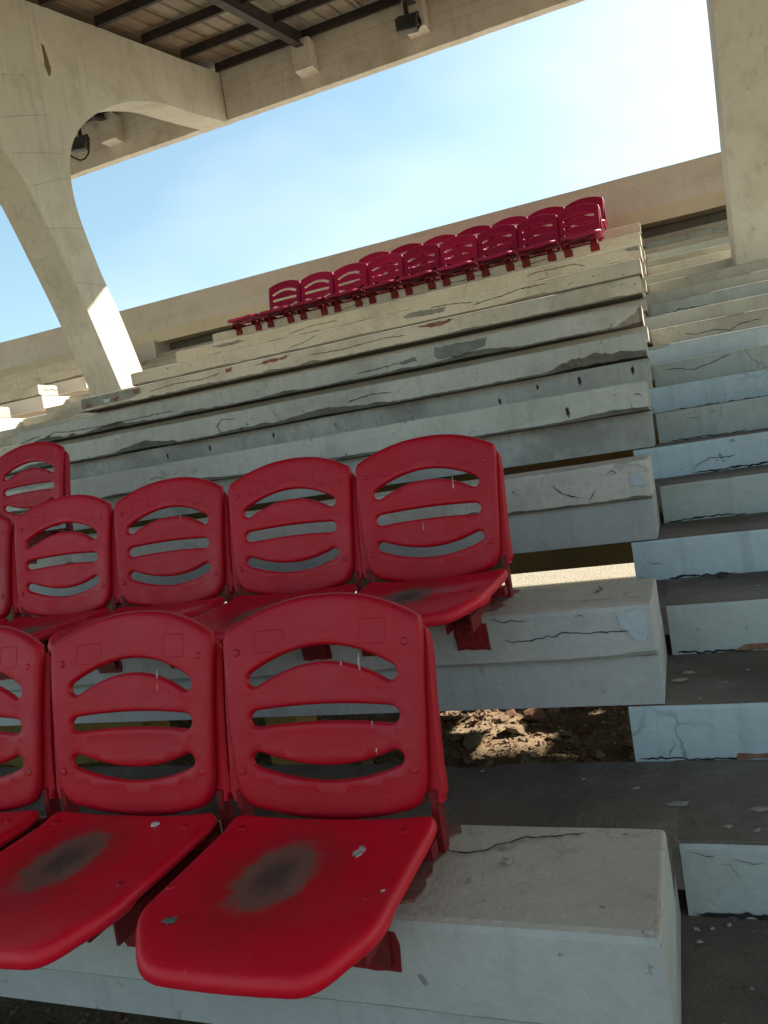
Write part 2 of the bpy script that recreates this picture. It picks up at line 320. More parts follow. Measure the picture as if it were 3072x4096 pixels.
# ------------------------------------------------------------------ benches
def bench_slab(x0, x1, yf, zt, zb, seed, rough, mats, bw=BW, special=None):
    bm = bmesh.new(); n = max(8, int((x1-x0)/.018)); rings = []
    xs = [x0+(x1-x0)*i/n for i in range(n+1)]; xs[1:1] = [x0+.0025, x0+.007]; xs[-1:-1] = [x1-.007, x1-.0025]
    for i, x in enumerate(xs):
        e = min(x-x0, x1-x)
        cb = rough*(max(0, n1(x*2.3, seed)-.08)*.085 + .014*abs(n1(x*17, seed+3)) + max(0, n1(x*6.1, seed+8)-.25)*.07 + .006*abs(n1(x*43, seed+6)))
        ct = rough*(max(0, n1(x*3.1, seed+11)-.25)*.035 + .006*abs(n1(x*21, seed+5)))
        wz = .003*n1(x*4, seed+2)
        if special: a, b_ = special(x); cb += a; ct += b_
        re = .006 if e < .001 else .0015 if e < .004 else 0          # small rounding at the ends
        r = .014
        pr = [(yf+re, zt-r-ct*.7-re), (yf+.3*r+ct*.25+re, zt-.3*r-ct*.3-re), (yf+r+ct+re, zt-re), (yf+bw-.012, zt-re), (yf+bw, zt-.012-re),
              (yf+bw, zb+re), (yf+.06+cb*1.4, zb+re), (yf+.008+cb*.9+re, zb+cb*.25+re), (yf+cb*.25+re, zb+.008+cb*.9+re)]
        rings.append([bm.verts.new((x + (0), y+.0015*n1(x*9+j, seed), z+wz)) for j, (y, z) in enumerate(pr)])
    m = len(rings[0])
    # material by side: 0 front, 1 top, 2 underside, 3 back
    mi = [0,1,1,0,0,2,2,3 if rough > .32 else 0,0]
    for A, B in zip(rings, rings[1:]):
        for j in range(m):
            bm.faces.new((A[j], A[(j+1)%m], B[(j+1)%m], B[j])).material_index = mi[j]
    bm.faces.new(rings[0][::-1]); bm.faces.new(rings[-1])
    return bm
def bench_beam(x0, x1, y0, zb, zt, yend, end_right=True, end_left=False, th=.09, wid=.2):
    pts = [(x0,y0),(x1,y0)]
    pts += [(x1,yend),(x1-wid,yend),(x1-wid,y0+th)] if end_right else [(x1,y0+th)]
    pts += [(x0+wid,y0+th),(x0+wid,yend),(x0,yend)] if end_left else [(x0,y0+th)]
    bm = bmesh.new(); prism(bm, pts, zb, zt, 'z'); return bm
blab = {1:'lowest and nearest grey bench, carrying the big red seats in front',
 2:'second bench from the bottom, with blue-white touch-up paint and a crack by its free end',
 3:'third bench up, dusty beige top and crumbled front corner beside the stairs',
 4:'fourth bench up, pale front with small holes, seen above the second row of seats',
 5:'fifth bench up, ragged broken underside edge and dark crack left of centre',
 6:'sixth bench up, grey cement repair on its front and broken right corner',
 7:'seventh bench up, stripped grey cement and red paint traces at its left end',
 8:'eighth bench up, cream front with flaking rust red patches',
 9:'ninth bench up, plain cream front just below the clamped seats',
 10:'tenth bench up, with red seat clamps bolted along its front',
 11:'topmost bench, carrying the shorter rear row of red seats'}
XLk = {1:-6.0, 2:-6.0, 3:-6.0, 4:-6.0, 5:-5.9, 6:-5.42, 7:-5.43, 8:-5.43, 9:-5.40, 10:-5.39, 11:-5.39}
BENCH = {}
def BOFF(k): return 0 if k < 4 else .03 if k == 4 else .05 if k == 5 else .17 if k < 10 else .03
for k in range(1, 12):
    yf, y0, zt, zb = row(k)
    o = empty('concrete_bench', (-2.8, y0, zb), blab[k], 'bench', 'stepped concrete benches of the middle block')
    BENCH[k] = o
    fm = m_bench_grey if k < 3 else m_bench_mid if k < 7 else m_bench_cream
    rough = [0,.10,.25,.8,.5,.85,.8,.6,.35,.35,.35,.35][k]
    sp = None
    if k == 6: sp = lambda x: (.09*max(0, 1-abs(x+.16)/.15)*(1+.5*n1(x*28, 2)), 0)
    if k == 5: sp = lambda x: (.045*max(0, 1-abs(x+.42)/.28)*(1+.5*n1(x*30, 4)), 0)
    if k == 4: sp = lambda x: (.04*max(0, 1-abs(x+3.6)/.10), 0)
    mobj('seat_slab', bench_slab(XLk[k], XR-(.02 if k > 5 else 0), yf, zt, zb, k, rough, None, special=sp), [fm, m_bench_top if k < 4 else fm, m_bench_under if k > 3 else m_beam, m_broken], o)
    zbb = tp(2*k-1)[1]+.002
    bmb = bench_beam(XLk[k]+.01, XR-(.02 if k > 5 else 0)-.003, y0+BOFF(k), zbb, zb-.001, tp(2*k)[0]-.004, True, k > 5)
    mobj('riser_beam', bmb, m_beam if k < 4 else m_beam_up, o)

# cracks, patches and old paint on the bench fronts (k, level, points)
def ribbon(pts, w, place, seed):
    out = []; bm = bmesh.new()
    P = []
    for (a, b), (c, d) in zip(pts, pts[1:]):
        L_ = math.hypot(c-a, d-b); n = max(2, int(L_/.010))
        for i in range(n):
            f = i/n; j = .006*n1((a+(c-a)*f)*60, seed)+.004*n1((a+(c-a)*f)*150, seed+1)
            P.append((a+(c-a)*f - j*(d-b)/L_, b+(d-b)*f + j*(c-a)/L_))
    P.append(pts[-1]); prev = None; N = len(P)
    for i, (a, b) in enumerate(P):
        q = P[min(i+1, N-1)]; p = P[max(i-1, 0)]; dx, dz = q[0]-p[0], q[1]-p[1]; l = math.hypot(dx, dz) or 1
        ww = w*(.35+.9*abs(n1(i*.37, seed+4)))*min(1, min(i, N-1-i)/3+.15)*.5
        v = (bm.verts.new(place(a-dz/l*ww, b+dx/l*ww)), bm.verts.new(place(a+dz/l*ww, b-dx/l*ww)))
        if prev: bm.faces.new((prev[0], prev[1], v[1], v[0]))
        prev = v
    return bm
def patch(pts, place, place_in, seed, jit=.012):
    """irregular thin flake: outline proud of the face, chamfered edge"""
    P = []
    for i, (a, b) in enumerate(pts):
        c, d = pts[(i+1) % len(pts)]; L_ = math.hypot(c-a, d-b); n = max(2, int(L_/.02))
        for j in range(n):
            f = j/n; s = min(jit, L_*.2); P.append((a+(c-a)*f + s*n1(i*9.1+j*1.3, seed), b+(d-b)*f + s*n1(i*5.7+j*1.7, seed+9)))
    bm = bmesh.new()
    cx = sum(p[0] for p in P)/len(P); cz = sum(p[1] for p in P)/len(P)
    o = [bm.verts.new(place_in(*p)) for p in P]
    t = [bm.verts.new(place(cx+(p[0]-cx)*.97, cz+(p[1]-cz)*.97)) for p in P]
    n = len(P)
    for i in range(n): bm.faces.new((o[i], o[(i+1)%n], t[(i+1)%n], t[i]))
    f = bm.faces.new(t); bmesh.ops.triangulate(bm, faces=[f])
    return bm
FEAT = [
('crack',2,'nose',[(-.502,-.508),(-.427,-.51),(-.339,-.497),(-.304,-.502),(-.245,-.502),(-.175,-.502)]),
('crack',2,'nose',[(-.53,-.452),(-.494,-.455),(-.431,-.460)]),
('crack',2,'nose',[(-.31,-.455),(-.293,-.452),(-.285,-.462)]),
('white',2,'nose',[(-.20,-.455),(-.140,-.452),(-.132,-.495),(-.140,-.535),(-.175,-.52),(-.20,-.49)]),
('crack',3,'nose',[(-.332,-.236),(-.315,-.218),(-.299,-.201)]),
('crack',3,'nose',[(-.455,-.164),(-.418,-.204),(-.358,-.221)]),
('crack',3,'nose',[(-.265,-.155),(-.241,-.14),(-.226,-.155),(-.25,-.158)]),
('white',3,'nose',[(-.18,-.172),(-.144,-.166),(-.130,-.178),(-.130,-.206),(-.163,-.214),(-.189,-.19)]),
('crack',4,'nose',[(-.191,.112),(-.187,.083),(-.18,.074)]),
('crack',4,'nose',[(-.18,.138),(-.15,.136),(-.137,.122)]),
('crack',6,'nose',[(-5.405,.674),(-5.328,.688),(-5.228,.700),(-5.168,.700)]),
('crack',6,'nose',[(-5.165,.668),(-4.999,.715),(-4.864,.695),(-4.615,.688),(-4.415,.683),(-4.283,.688),(-3.993,.692),(-3.918,.695),(-3.765,.69)]),
('crack',5,'nose',[(-2.834,.383),(-2.856,.423),(-2.813,.464),(-2.71,.453)]),
('gray',6,'nose',[(-1.541,.758),(-1.42,.765),(-1.159,.757),(-1.175,.713),(-1.275,.695),(-1.364,.672),(-1.521,.677),(-1.543,.7)]),
('gray',6,'nose',[(-1.808,.712),(-1.691,.728),(-1.676,.700),(-1.792,.69)]),
('crack',6,'nose',[(-2.154,.69),(-2.013,.695),(-1.884,.70),(-1.798,.712)]),
('red',7,'nose',[(-1.899,1.075),(-1.768,1.082),(-1.578,1.08),(-1.661,1.05),(-1.777,1.045)]),
('gray',8,'nose',[(-2.286,1.353),(-2.162,1.365),(-1.846,1.348),(-1.879,1.305),(-2.01,1.308),(-2.25,1.32)]),
('red',7,'nose',[(-3.746,1.075),(-3.67,1.082),(-3.685,1.045),(-3.743,1.04)]),
('red',7,'nose',[(-3.452,1.05),(-3.324,1.072),(-3.162,1.070),(-3.08,1.078),(-3.165,1.052),(-3.34,1.049)]),
('crack',8,'nose',[(-3.503,1.290),(-3.277,1.323),(-3.182,1.357)]),
('crack',8,'nose',[(-1.619,1.311),(-1.364,1.329),(-1.163,1.357),(-.923,1.351)]),
('crack',8,'nose',[(-2.001,1.369),(-1.792,1.361),(-1.591,1.33)]),
('crack',9,'nose',[(-1.227,1.628),(-1.097,1.644),(-.951,1.637),(-.754,1.638),(-.644,1.592)]),
('crack',8,'nose',[(-.753,1.283),(-.731,1.305),(-.693,1.32)]),
('gray',9,'nose',[(-.303,1.668),(-.16,1.668),(-.16,1.633),(-.247,1.64)]),
('crack',9,'nose',[(-3.9,1.60),(-3.6,1.63),(-3.3,1.625)]),
('gray',9,'nose',[(-4.9,1.655),(-4.55,1.66),(-4.45,1.635),(-4.75,1.62)]),
('crack',10,'nose',[(-2.3,1.93),(-2.05,1.915),(-1.9,1.93),(-1.7,1.91)]),
('crack',10,'nose',[(-3.6,1.90),(-3.4,1.93),(-3.25,1.925)]),
('crack',10,'nose',[(-1.45,1.93),(-1.25,1.925),(-1.1,1.935)]),
('gray',7,'nose',[(-5.40,1.085),(-4.685,1.082),(-4.686,1.03),(-4.812,1.0),(-5.127,.99),(-5.357,.985),(-5.409,.985),(-5.415,1.03)]),
('crack',7,'nose',[(-4.6,1.02),(-4.3,1.045),(-4.0,1.03),(-3.8,1.05)]),
('crack',7,'nose',[(-2.9,1.04),(-2.6,1.025),(-2.2,1.045),(-2.0,1.03)]),
('red',7,'nose2',[(-5.36,1.03),(-5.28,1.03),(-5.30,.995),(-5.35,.992)]),
('red',7,'nose2',[(-5.02,1.03),(-4.95,1.04),(-4.97,1.0),(-5.01,.998)]),
('white',7,'nose2',[(-5.14,1.04),(-5.05,1.042),(-5.07,1.0),(-5.12,1.0)]),
('red',7,'nose2',[(-4.78,1.07),(-4.70,1.075),(-4.72,1.03),(-4.77,1.028)]),
('crack',5,'nose',[(-1.9,.42),(-1.75,.44),(-1.6,.43)]),
('crack',4,'nose',[(-2.809,.121),(-2.758,.129),(-2.699,.116)]),
]
for i, (ty, k, lv, pts) in enumerate(FEAT):
    yf = row(k)[0]; d0 = -.0006 if lv == 'nose' else -.0036
    d0 -= .0022
    pl = lambda a, b, d=d0: (a, yf+d, b)
    pi_ = lambda a, b: (a, yf+.002, b)
    if ty == 'crack': mobj('crack', ribbon(pts, .0028+.0009*k, pl, i), m_crack, BENCH[k])
    else:
        nm, mm = {'white': ('touch_up_patch', m_white), 'gray': ('cement_patch', m_cement), 'red': ('old_paint_patch', m_redold)}[ty]
        mobj(nm, patch(pts, pl, pi_, i), mm, BENCH[k])
TOPF = [(1,-.747,[(-.518,1.381),(-.479,1.366),(-.435,1.386),(-.396,1.415),(-.367,1.435),(-.305,1.443),(-.254,1.459)],.009),
 (2,-.437,[(-.275,2.289),(-.256,2.243),(-.275,2.179)],.008),(2,-.437,[(-.194,2.098),(-.163,2.094),(-.135,2.089)],.010),
 (2,-.437,[(-.40,2.13),(-.33,2.10),(-.27,2.10),(-.20,2.095)],.005)]
for i, (k, z, pts, w) in enumerate(TOPF):
    mobj('crack', ribbon(pts, w, lambda a, b: (a, b, z+.004), 90+i), m_crack, BENCH[k])
# anchor holes in the risers and fronts
def hole(k, x, z, s):
    yy = (row(k)[1]+BOFF(k) if z < row(k)[3] else row(k)[0])
    bm = bmesh.new(); pts = [(x+s*.5*cos(a)*(1+.5*n1(a*2, x)), z+s*(1.1 if sin(a) > 0 else 1.6)*sin(a)*(1+.4*n1(a*3, x+2))) for a in [2*pi*i/14 for i in range(14)]]
    vs_ = [bm.verts.new((p[0], yy-.0025, p[1])) for p in pts]; c = [bm.verts.new((x+(p[0]-x)*1.5, yy+.001, z+(p[1]-z)*1.5)) for p in pts]
    for i in range(14): bm.faces.new((c[i], c[(i+1)%14], vs_[(i+1)%14], vs_[i])).material_index = 1
    bm.faces.new(vs_)
    mobj('anchor_hole', bm, [m_crack, m_cement], BENCH[k])
for k, x, z, s in ((5,-.499,.308,.016),(5,-.74,.313,.011),(5,-.971,.270,.012),(5,-.205,.312,.014),(4,-.468,.115,.013),(5,-3.0,.30,.014),(5,-3.35,.295,.014),(5,-2.5,.31,.012),(4,-3.55,.0,.014),(4,-1.65,.02,.012),(4,-2.1,.01,.012)):
    hole(k, x, z, s)

# ------------------------------------------------------------------ aisle stairs
def step_mesh(bm, x0, x1, t, fi, hollow=False):
    y0, z1 = tp(t); z0 = tp(t-1)[1]; y1 = tp(t+1)[0]+.003; r = .013
    jit = [(.0025*n1(x*7, t)) for x in (0,)]
    prof = [(y0, z0-.01), (y0, z1-r), (y0+.3*r, z1-.3*r), (y0+r, z1)]
    n = max(4, int((x1-x0)/.03)); rings = []
    for i in range(n+1):
        x = x0+(x1-x0)*i/n; w = .003*n1(x*5, t); c = max(0, n1(x*4.3, t+20)-.42)*.05
        rings.append([bm.verts.new((x, y+(w if j else 0)*.6+(c if j in (2,) else 0), z+w*.4-(c*.6 if j in (1,2) else 0))) for j, (y, z) in enumerate(prof)])
    for A, B in zip(rings, rings[1:]):
        bm.faces.new((A[0], B[0], B[1], A[1])).material_index = 0
        bm.faces.new((A[1], B[1], B[2], A[2])).material_index = 0
        bm.faces.new((A[2], B[2], B[3], A[3])).material_index = 1
    return rings, prof, y1
def closed_step(x0, x1, t, bm=None):
    bm = bm or bmesh.new()
    rings, prof, y1 = step_mesh(bm, x0, x1, t, 0)
    z1 = prof[3][1]; z0 = prof[0][1]
    th = .06
    tr = [(bm.verts.new((r[3].co.x, y1, z1)), bm.verts.new((r[3].co.x, y1, z1-th)), bm.verts.new((r[3].co.x, prof[0][0]+th, z1-th)), bm.verts.new((r[3].co.x, prof[0][0]+th, z0))) for r in rings]
    for (A, a), (B, b) in zip(zip(rings, tr), list(zip(rings, tr))[1:]):
        bm.faces.new((A[3], B[3], b[0], a[0])).material_index = 1
        for i in range(3): bm.faces.new((a[i], b[i], b[i+1], a[i+1])).material_index = 1
        bm.faces.new((a[3], b[3], B[0], A[0])).material_index = 1
    for r, q in ((rings[0], tr[0]), (rings[-1], tr[-1])):
        f = bm.faces.new((*r, *q)); f.material_index = 0
    return bm
def tread_piece(bm, pts, zt, th=.06): prism(bm, pts, zt-th, zt, 'z', 1)
SX0, SX1 = -.105, .58  # flight cut short on the right, leaving the added sun gap
stair = empty('aisle_stair', (1.0, 1.2, -1.14), 'concrete stair of blue and pale green painted steps beside the benches', 'stair')
for t in range(1, 24):
    x0 = -.21 if t % 2 else SX0
    mt = (m_blue if t % 2 else m_green)
    if t > 11: mt = m_stepcream if t % 2 else m_green
    if t in (12, 16, 18): mt = m_stepcream
    if t < 13:                                  # unseen steps with added gaps, shaped to let sun onto the dirt below
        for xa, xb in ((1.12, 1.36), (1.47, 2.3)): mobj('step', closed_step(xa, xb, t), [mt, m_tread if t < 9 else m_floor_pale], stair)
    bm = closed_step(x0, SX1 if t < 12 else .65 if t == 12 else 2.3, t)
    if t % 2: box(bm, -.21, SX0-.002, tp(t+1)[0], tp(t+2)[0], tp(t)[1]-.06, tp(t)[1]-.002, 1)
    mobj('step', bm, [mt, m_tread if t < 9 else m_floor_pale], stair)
SF = [(10,[(-.044,.30),(.036,.299),(.113,.276),(.204,.295),(.329,.332)]),(12,[(.106,.581),(.182,.559),(.3,.566),(.393,.543),(.472,.575),(.597,.579)]),
 (14,[(-.001,.843),(.075,.843),(.107,.856),(.234,.845),(.33,.848)]),(8,[(.033,-.006),(.071,-.004),(.108,-.006)]),(8,[(.139,.014),(.18,.015)]),
 (7,[(.022,-.243),(.05,-.215),(.104,-.189),(.153,-.194),(.215,-.19)]),(3,[(-.127,-.835),(-.123,-.822),(-.109,-.806),(-.117,-.79)]),
 (2,[(-.091,-.865),(-.063,-.872),(-.05,-.875),(-.039,-.873)]),(2,[(-.014,-.88),(.017,-.884),(.026,-.886),(.052,-.883)]),(2,[(-.037,-.889),(-.015,-.89),(0,-.917)]),
 (5,[(-.17,-.47),(-.15,-.49),(-.13,-.488),(-.115,-.50)])]
for i, (t, pts) in enumerate(SF):
    yy = tp(t)[0]-.003
    mobj('crack', ribbon(pts, .0018+.0005*t, lambda a, b: (a, yy, b), 130+i), m_crack, stair)
# exposed brick and dirt where plaster fell off at the foot of two risers
bm = bmesh.new(); y3 = tp(3)[0]
mobj('plaster_loss', patch([(.03,-.845),(.12,-.845),(.12,-.833),(.035,-.832)], lambda a, b: (a, y3-.004, b), lambda a, b: (a, y3+.001, b), 3, .004), m_brickr, stair)
y4 = tp(4)[0]
mobj('plaster_loss', patch([(.06,-.70),(.2,-.70),(.2,-.683),(.10,-.683)], lambda a, b: (a, y4-.004, b), lambda a, b: (a, y4+.001, b), 5, .005), m_brickr, stair)
bm = bmesh.new(); y7 = tp(7)[0]
mobj('joint_gap', ribbon([(.03,-.245),(.12,-.244),(.25,-.243),(.45,-.243)], .010, lambda a, b: (a, y7-.003, b), 8), m_crack, stair)
mobj('joint_gap', ribbon([(-.1,-.398),(.0,-.398),(.12,-.397),(.2,-.4)], .008, lambda a, b: (a, tp(6)[0]-.003, b), 9), m_crack, stair)
for i, (t, a, b_, w) in enumerate(((9,.0,.5,.010),(5,-.1,.12,.012),(4,-.09,.15,.010),(3,-.2,.06,.008),(8,-.05,.3,.007),(11,.05,.5,.008),(2,-.09,.2,.012),(13,.1,.55,.010))):
    zj = tp(t-1)[1]+.004; yj = tp(t)[0]-.003
    mobj('joint_gap', ribbon([(a,zj),((a*2+b_)/3,zj+.002),((a+2*b_)/3,zj-.001),(b_,zj)], w, lambda p, q: (p, yj, q), 300+i), m_crack, stair)
# left aisle stair and the benches beyond it
stair2 = empty('aisle_stair', (-6.4, 4.6, 0), 'pale stair between the middle block and the benches beyond the leaning frame', 'stair')
for t in range(7, 24):
    mobj('step', closed_step(-7.50, -5.45, t), [m_stepcream, m_bench_top], stair2)
lab2 = {7:'seventh bench of the block beyond the leaning frame, mostly hidden', 8:'bench beyond the leaning frame whose sunlit end shows lowest, at the left edge',
        9:'bench beyond the leaning frame with a cracked sunlit end face', 10:'second bench from the top in the block beyond the leaning frame',
        11:'topmost bench of the block beyond the leaning frame, under the parapet'}
for k in range(7, 12):
    yf, y0, zt, zb = row(k)
    o = empty('concrete_bench', (-10, y0, zb), lab2[k], 'bench', 'stepped concrete benches beyond the leaning frame')
    mobj('seat_slab', bench_slab(-15, -7.52, yf, zt, zb, 40+k, .8, None), [m_bench_cream, m_bench_cream, m_bench_under, m_broken], o)
    mobj('riser_beam', bench_beam(-15, -7.525, y0, tp(2*k-1)[1]+.002, zb-.001, tp(2*k)[0]+.3), m_para, o)
    bm = bmesh.new(); box(bm, -15, -7.535, tp(2*k-1)[0]+.115, tp(2*k+1)[0], tp(2*k)[1]-.09, tp(2*k)[1]); mobj('floor_slab', bm, m_bench_top, o)
mobj('crack', ribbon([(7.58+0,1.60),(7.75,1.615),(7.83,1.60)], .012, lambda a, b: (-7.517, a+.55, b+.02), 77), m_crack, o)

# ------------------------------------------------------------------ concrete frames carrying the roof
FB = [(8.30,1.10),(8.140,1.542),(8.012,1.894),(7.874,2.246),(7.749,2.503),(7.634,2.776),(7.487,3.194),(7.431,3.49),(7.439,3.773),(7.498,3.991),(7.603,4.185),(7.77,4.383),(8.077,4.635),(8.424,4.856),(8.819,5.052),(9.228,5.202),(9.571,5.304),(9.923,5.371),(10.491,5.476),(11.325,5.650)]
FF = [(7.76,1.10),(7.69,1.285),(7.536,1.676),(7.344,2.160),(7.150,2.588),(7.045,2.805),(6.925,3.055),(6.795,3.309),(6.675,3.504),(6.55,3.64),(6.40,3.755),(6.1,3.87),(5.4,3.97),(4.0,3.93),(2.0,3.72),(-.9,3.40)]
def rz(y): return 6.398 + .213*(y-11.233)
def smooth_pts(p):
    out = []
    for i in range(len(p)-1):
        p0 = p[max(i-1,0)]; p1 = p[i]; p2 = p[i+1]; p3 = p[min(i+2, len(p)-1)]
        for j in range(3):
            t = j/3
            out.append(tuple(.5*((2*b)+(-a+c)*t+(2*a-5*b+4*c-d)*t*t+(-a+3*b-3*c+d)*t**3) for a, b, c, d in zip(p0, p1, p2, p3)))
    out.append(p[-1]); return out
def frame(xr, label):
    o = empty('roof_support', (xr-.215, 8.0, 1.2), label, 'frame', 'leaning concrete frames under the roof')
    fb = smooth_pts(FB); ff = smooth_pts(FF)
    # split where a board joint crosses: the leaning column below, the two arms above
    ca = [p for p in ff if p[1] < 2.75]; cb = [p for p in fb if p[1] < 2.75]
    ua = [p for p in ff if p[1] >= 2.75]; ub = [p for p in fb if p[1] >= 2.75]
    ja, jb = ua[0], ub[0]
    col = ca + [ja, jb] + cb[::-1]
    bm = bmesh.new(); prism(bm, col, xr-.43, xr, 'x'); mobj('column', bm, m_frame, o)
    arm = [jb] + ub[1:] + [(11.325, rz(11.325)-.01)] + [(y, rz(y)+.012*n1(y*5, xr)-.01) for y in [11-.25*i for i in range(47)]] + [(-.9, rz(-.9))] + ua[::-1]
    bm = bmesh.new(); prism(bm, arm, xr-.43, xr, 'x'); mobj('roof_arm', bm, m_frame, o)
    # board marks left by the formwork and hairline joints on the stair side of the frame
    for i, (a, b) in enumerate((((7.62,1.56),(8.09,1.62)),((7.40,2.06),(7.92,2.10)),((7.2,2.5),(7.74,2.54)),((6.9,3.02),(7.5,3.15)),((6.75,3.42),(7.42,3.7)),((6.6,3.72),(7.38,3.95)),((6.35,3.98),(7.3,4.35)),((6.2,4.35),(7.0,4.65)))):
        mobj('board_mark', ribbon([a, ((a[0]+b[0])/2, (a[1]+b[1])/2+.01), b], .007, lambda p, q: (xr+.002, p, q), 200+i), m_mark, o)
    return o
fr = frame(-5.96, 'leaning cream frame column with its arched arm, standing left of the benches, partly sunlit')
# damp scar near the top of the left frame
mobj('damp_scar', patch([(7.355,4.79),(7.395,4.81),(7.42,4.90),(7.385,5.0),(7.37,5.12),(7.335,5.13),(7.345,5.02),(7.325,4.90)], lambda a, b: (-5.957, a, b), lambda a, b: (-5.961, a, b), 4, .01), mat('damp_plaster', (.24,.16,.09), (.18,.12,.07), 8), fr)
frame(.63+.43, 'leaning cream frame column rising beside the stairs')

# ------------------------------------------------------------------ rear parapet
pz = empty('rear_parapet', (0, 10.75, 2.3), 'long pinkish cream parapet along the top of the stand', 'parapet', kind='structure')
def sheet(parent, prof, x0, x1, m, name):
    bm = bmesh.new(); n = 60; pv = None
    for i in range(n+1):
        x = x0+(x1-x0)*i/n; w = .004*n1(x*1.7, 31)
        v = [bm.verts.new((x, y, z+w)) for y, z in prof]
        if pv:
            for j in range(len(prof)): bm.faces.new((pv[j], pv[(j+1)%len(prof)], v[(j+1)%len(prof)], v[j]))
        else: bm.faces.new(v)
        pv = v
    bm.faces.new(pv[::-1]); return mobj(name, bm, m, parent)
sheet(pz, [(10.75,2.47),(10.75,2.645),(11.0,2.645),(11.0,2.47)], -20, 12, m_strip, 'lower_strip')
sheet(pz, [(10.765,2.648),(10.80,2.78),(10.88,2.95),(10.97,3.145),(10.985,3.165),(11.10,3.165),(11.10,2.648)], -20, 12, m_para, 'upper_panel')
bm = bmesh.new(); box(bm, -20, 12, 11.12, 11.3, 2.18, 3.0); mobj('rear_wall', bm, m_conc_in, pz)
bm = bmesh.new(); box(bm, -7.5, -5.46, 10.69, 11.1, 2.18, 2.285); box(bm, XR-.1, 2.3, 10.69, 11.1, 2.18, 2.285)
mobj('landing_wall', bm, m_beam, pz)
bm = bmesh.new(); box(bm, -15, -7.53, 10.69, 11.1, 1.9, 2.5); mobj('backing_wall', bm, m_para, pz)

# ------------------------------------------------------------------ roof
rb = empty('roof_beam', (-2, 11.4, 5.7), 'long cream concrete beam along the rear edge of the roof', 'beam')
bm = bmesh.new(); n = 160; pv = None
for i in range(n+1):
    x = -20+32*i/n; c = .006*n1(x*6, 3) + max(0, n1(x*2.2, 9)-.4)*.04
    v = [bm.verts.new(p) for p in ((x, 11.33, 5.686+c), (x, 11.33, 6.47), (x, 11.47, 6.47), (x, 11.47, 5.686+c))]
    if pv:
        for j in range(4): bm.faces.new((pv[j], pv[(j+1)%4], v[(j+1)%4], v[j]))
    else: bm.faces.new(v)
    pv = v
bm.faces.new(pv[::-1]); mobj('beam', bm, m_beamroof, rb)
for i, z in enumerate((5.95, 6.10, 6.24)):
    mobj('board_mark', ribbon([(-9.5,z),(-5,z+.01),(-1,z)], .007, lambda a, b: (a, 11.328, b), 240+i), m_mark, rb)
for x in (-9.75, -8.03, -4.45, -2.71, -.95, .05):
    bm = bmesh.new(); box(bm, x-.146, x+.146, 11.07, 11.329, 5.89, 6.32, 0, .006); mobj('corbel_block', bm, m_beamroof, rb)
mobj('joint_line', ribbon([(5.70,0),(6.0,.004),(6.42,-.004)], .016, lambda a, b: (-5.948+b, 11.327, a), 88), m_crack, rb)
roof = empty('stand_roof', (-2, 4, 5), 'corrugated metal roof on dark steel rafters and purlins over the stand', 'roof')
YF = -1.0
def sloped_box(bm, x0, x1, ya, yb, lo, hi):
    pts = [(ya, rz(ya)+lo), (yb, rz(yb)+lo), (yb, rz(yb)+hi), (ya, rz(ya)+hi)]; prism(bm, pts, x0, x1, 'x')
for x in (-9.75, -8.03, -4.45, -2.71, -.95, 2.0, 3.8, 5.5):
    bm = bmesh.new(); sloped_box(bm, x-.012, x+.012, YF, 11.32, -.155, .07); sloped_box(bm, x-.06, x-.0125, YF, 11.32, -.155, -.140); sloped_box(bm, x+.0125, x+.06, YF, 11.32, -.155, -.140)
    mobj('rafter', bm, m_steel, roof)
    if -9 < x < 0:
        bm = bmesh.new(); box(bm, x-.05, x+.05, 11.2, 11.25, 6.30, 6.48); mobj('rafter_bracket', bm, m_steel, roof)
for i in range(13):
    y = 11.20-.95*i
    for xa, xb in ((-16, -6.39), (-5.955, .625), (1.065, 9)):
        bm = bmesh.new(); z = rz(y)
        prism(bm, [(y, z-.015), (y+.065, z-.001), (y+.065, z+.009), (y+.010, z-.003), (y+.010, z+.112), (y, z+.11)], xa, xb, 'x')
        mobj('purlin', bm, m_steel, roof)
def roof_sheet(x0, w, ribs, amp, kind):
    bm = bmesh.new(); P = []
    if kind == 'box':
        st = w/ribs
        for i in range(ribs): P += [(x0+i*st, 0), (x0+i*st+st*.78, 0), (x0+i*st+st*.83, amp), (x0+i*st+st*.95, amp)]
        P += [(x0+w, -.002), (x0+w+.05, -.003)]
    else:
        nn = ribs*6
        P = [(x0+w*i/nn, amp*.5*(1-cos(2*pi*i*ribs/nn))) for i in range(nn+1)] + [(x0+w+.02, -.003), (x0+w+.05, -.004)]
    ys = (YF-.1, 4, 12.3); rows = [[bm.verts.new((x, y, rz(y)+.118+h)) for x, h in P] for y in ys]
    for A, B in zip(rows, rows[1:]):
        for i in range(len(P)-1): bm.faces.new((A[i], A[i+1], B[i+1], B[i]))
    return bm
x = -16.0
i = 0
while x < 9:
    left = x < -4.35
    nm = mobj('roof_sheet', roof_sheet(x, .96, 4 if left else 12, .032 if left else .018, 'box' if left else 'sine'), m_sheet if (left and i % 3 != 1) else m_sheetbr, roof)
    nm.modifiers.new('thickness', 'SOLIDIFY').thickness = .0015
    x += .96; i += 1
# wire hook hanging from the roof
bm = bmesh.new(); tube(bm, [(-5.03,10.4,6.36),(-5.03,10.4,6.27),(-5.03,10.4,6.235),(-5.01,10.4,6.215),(-4.985,10.4,6.22),(-4.975,10.4,6.25)], .005, 6)
tag(mobj('wire_hook', bm, m_steel, loc=(-5.03,10.4,6.36)), 'small bent wire hook dangling from the roof sheet', 'hook')

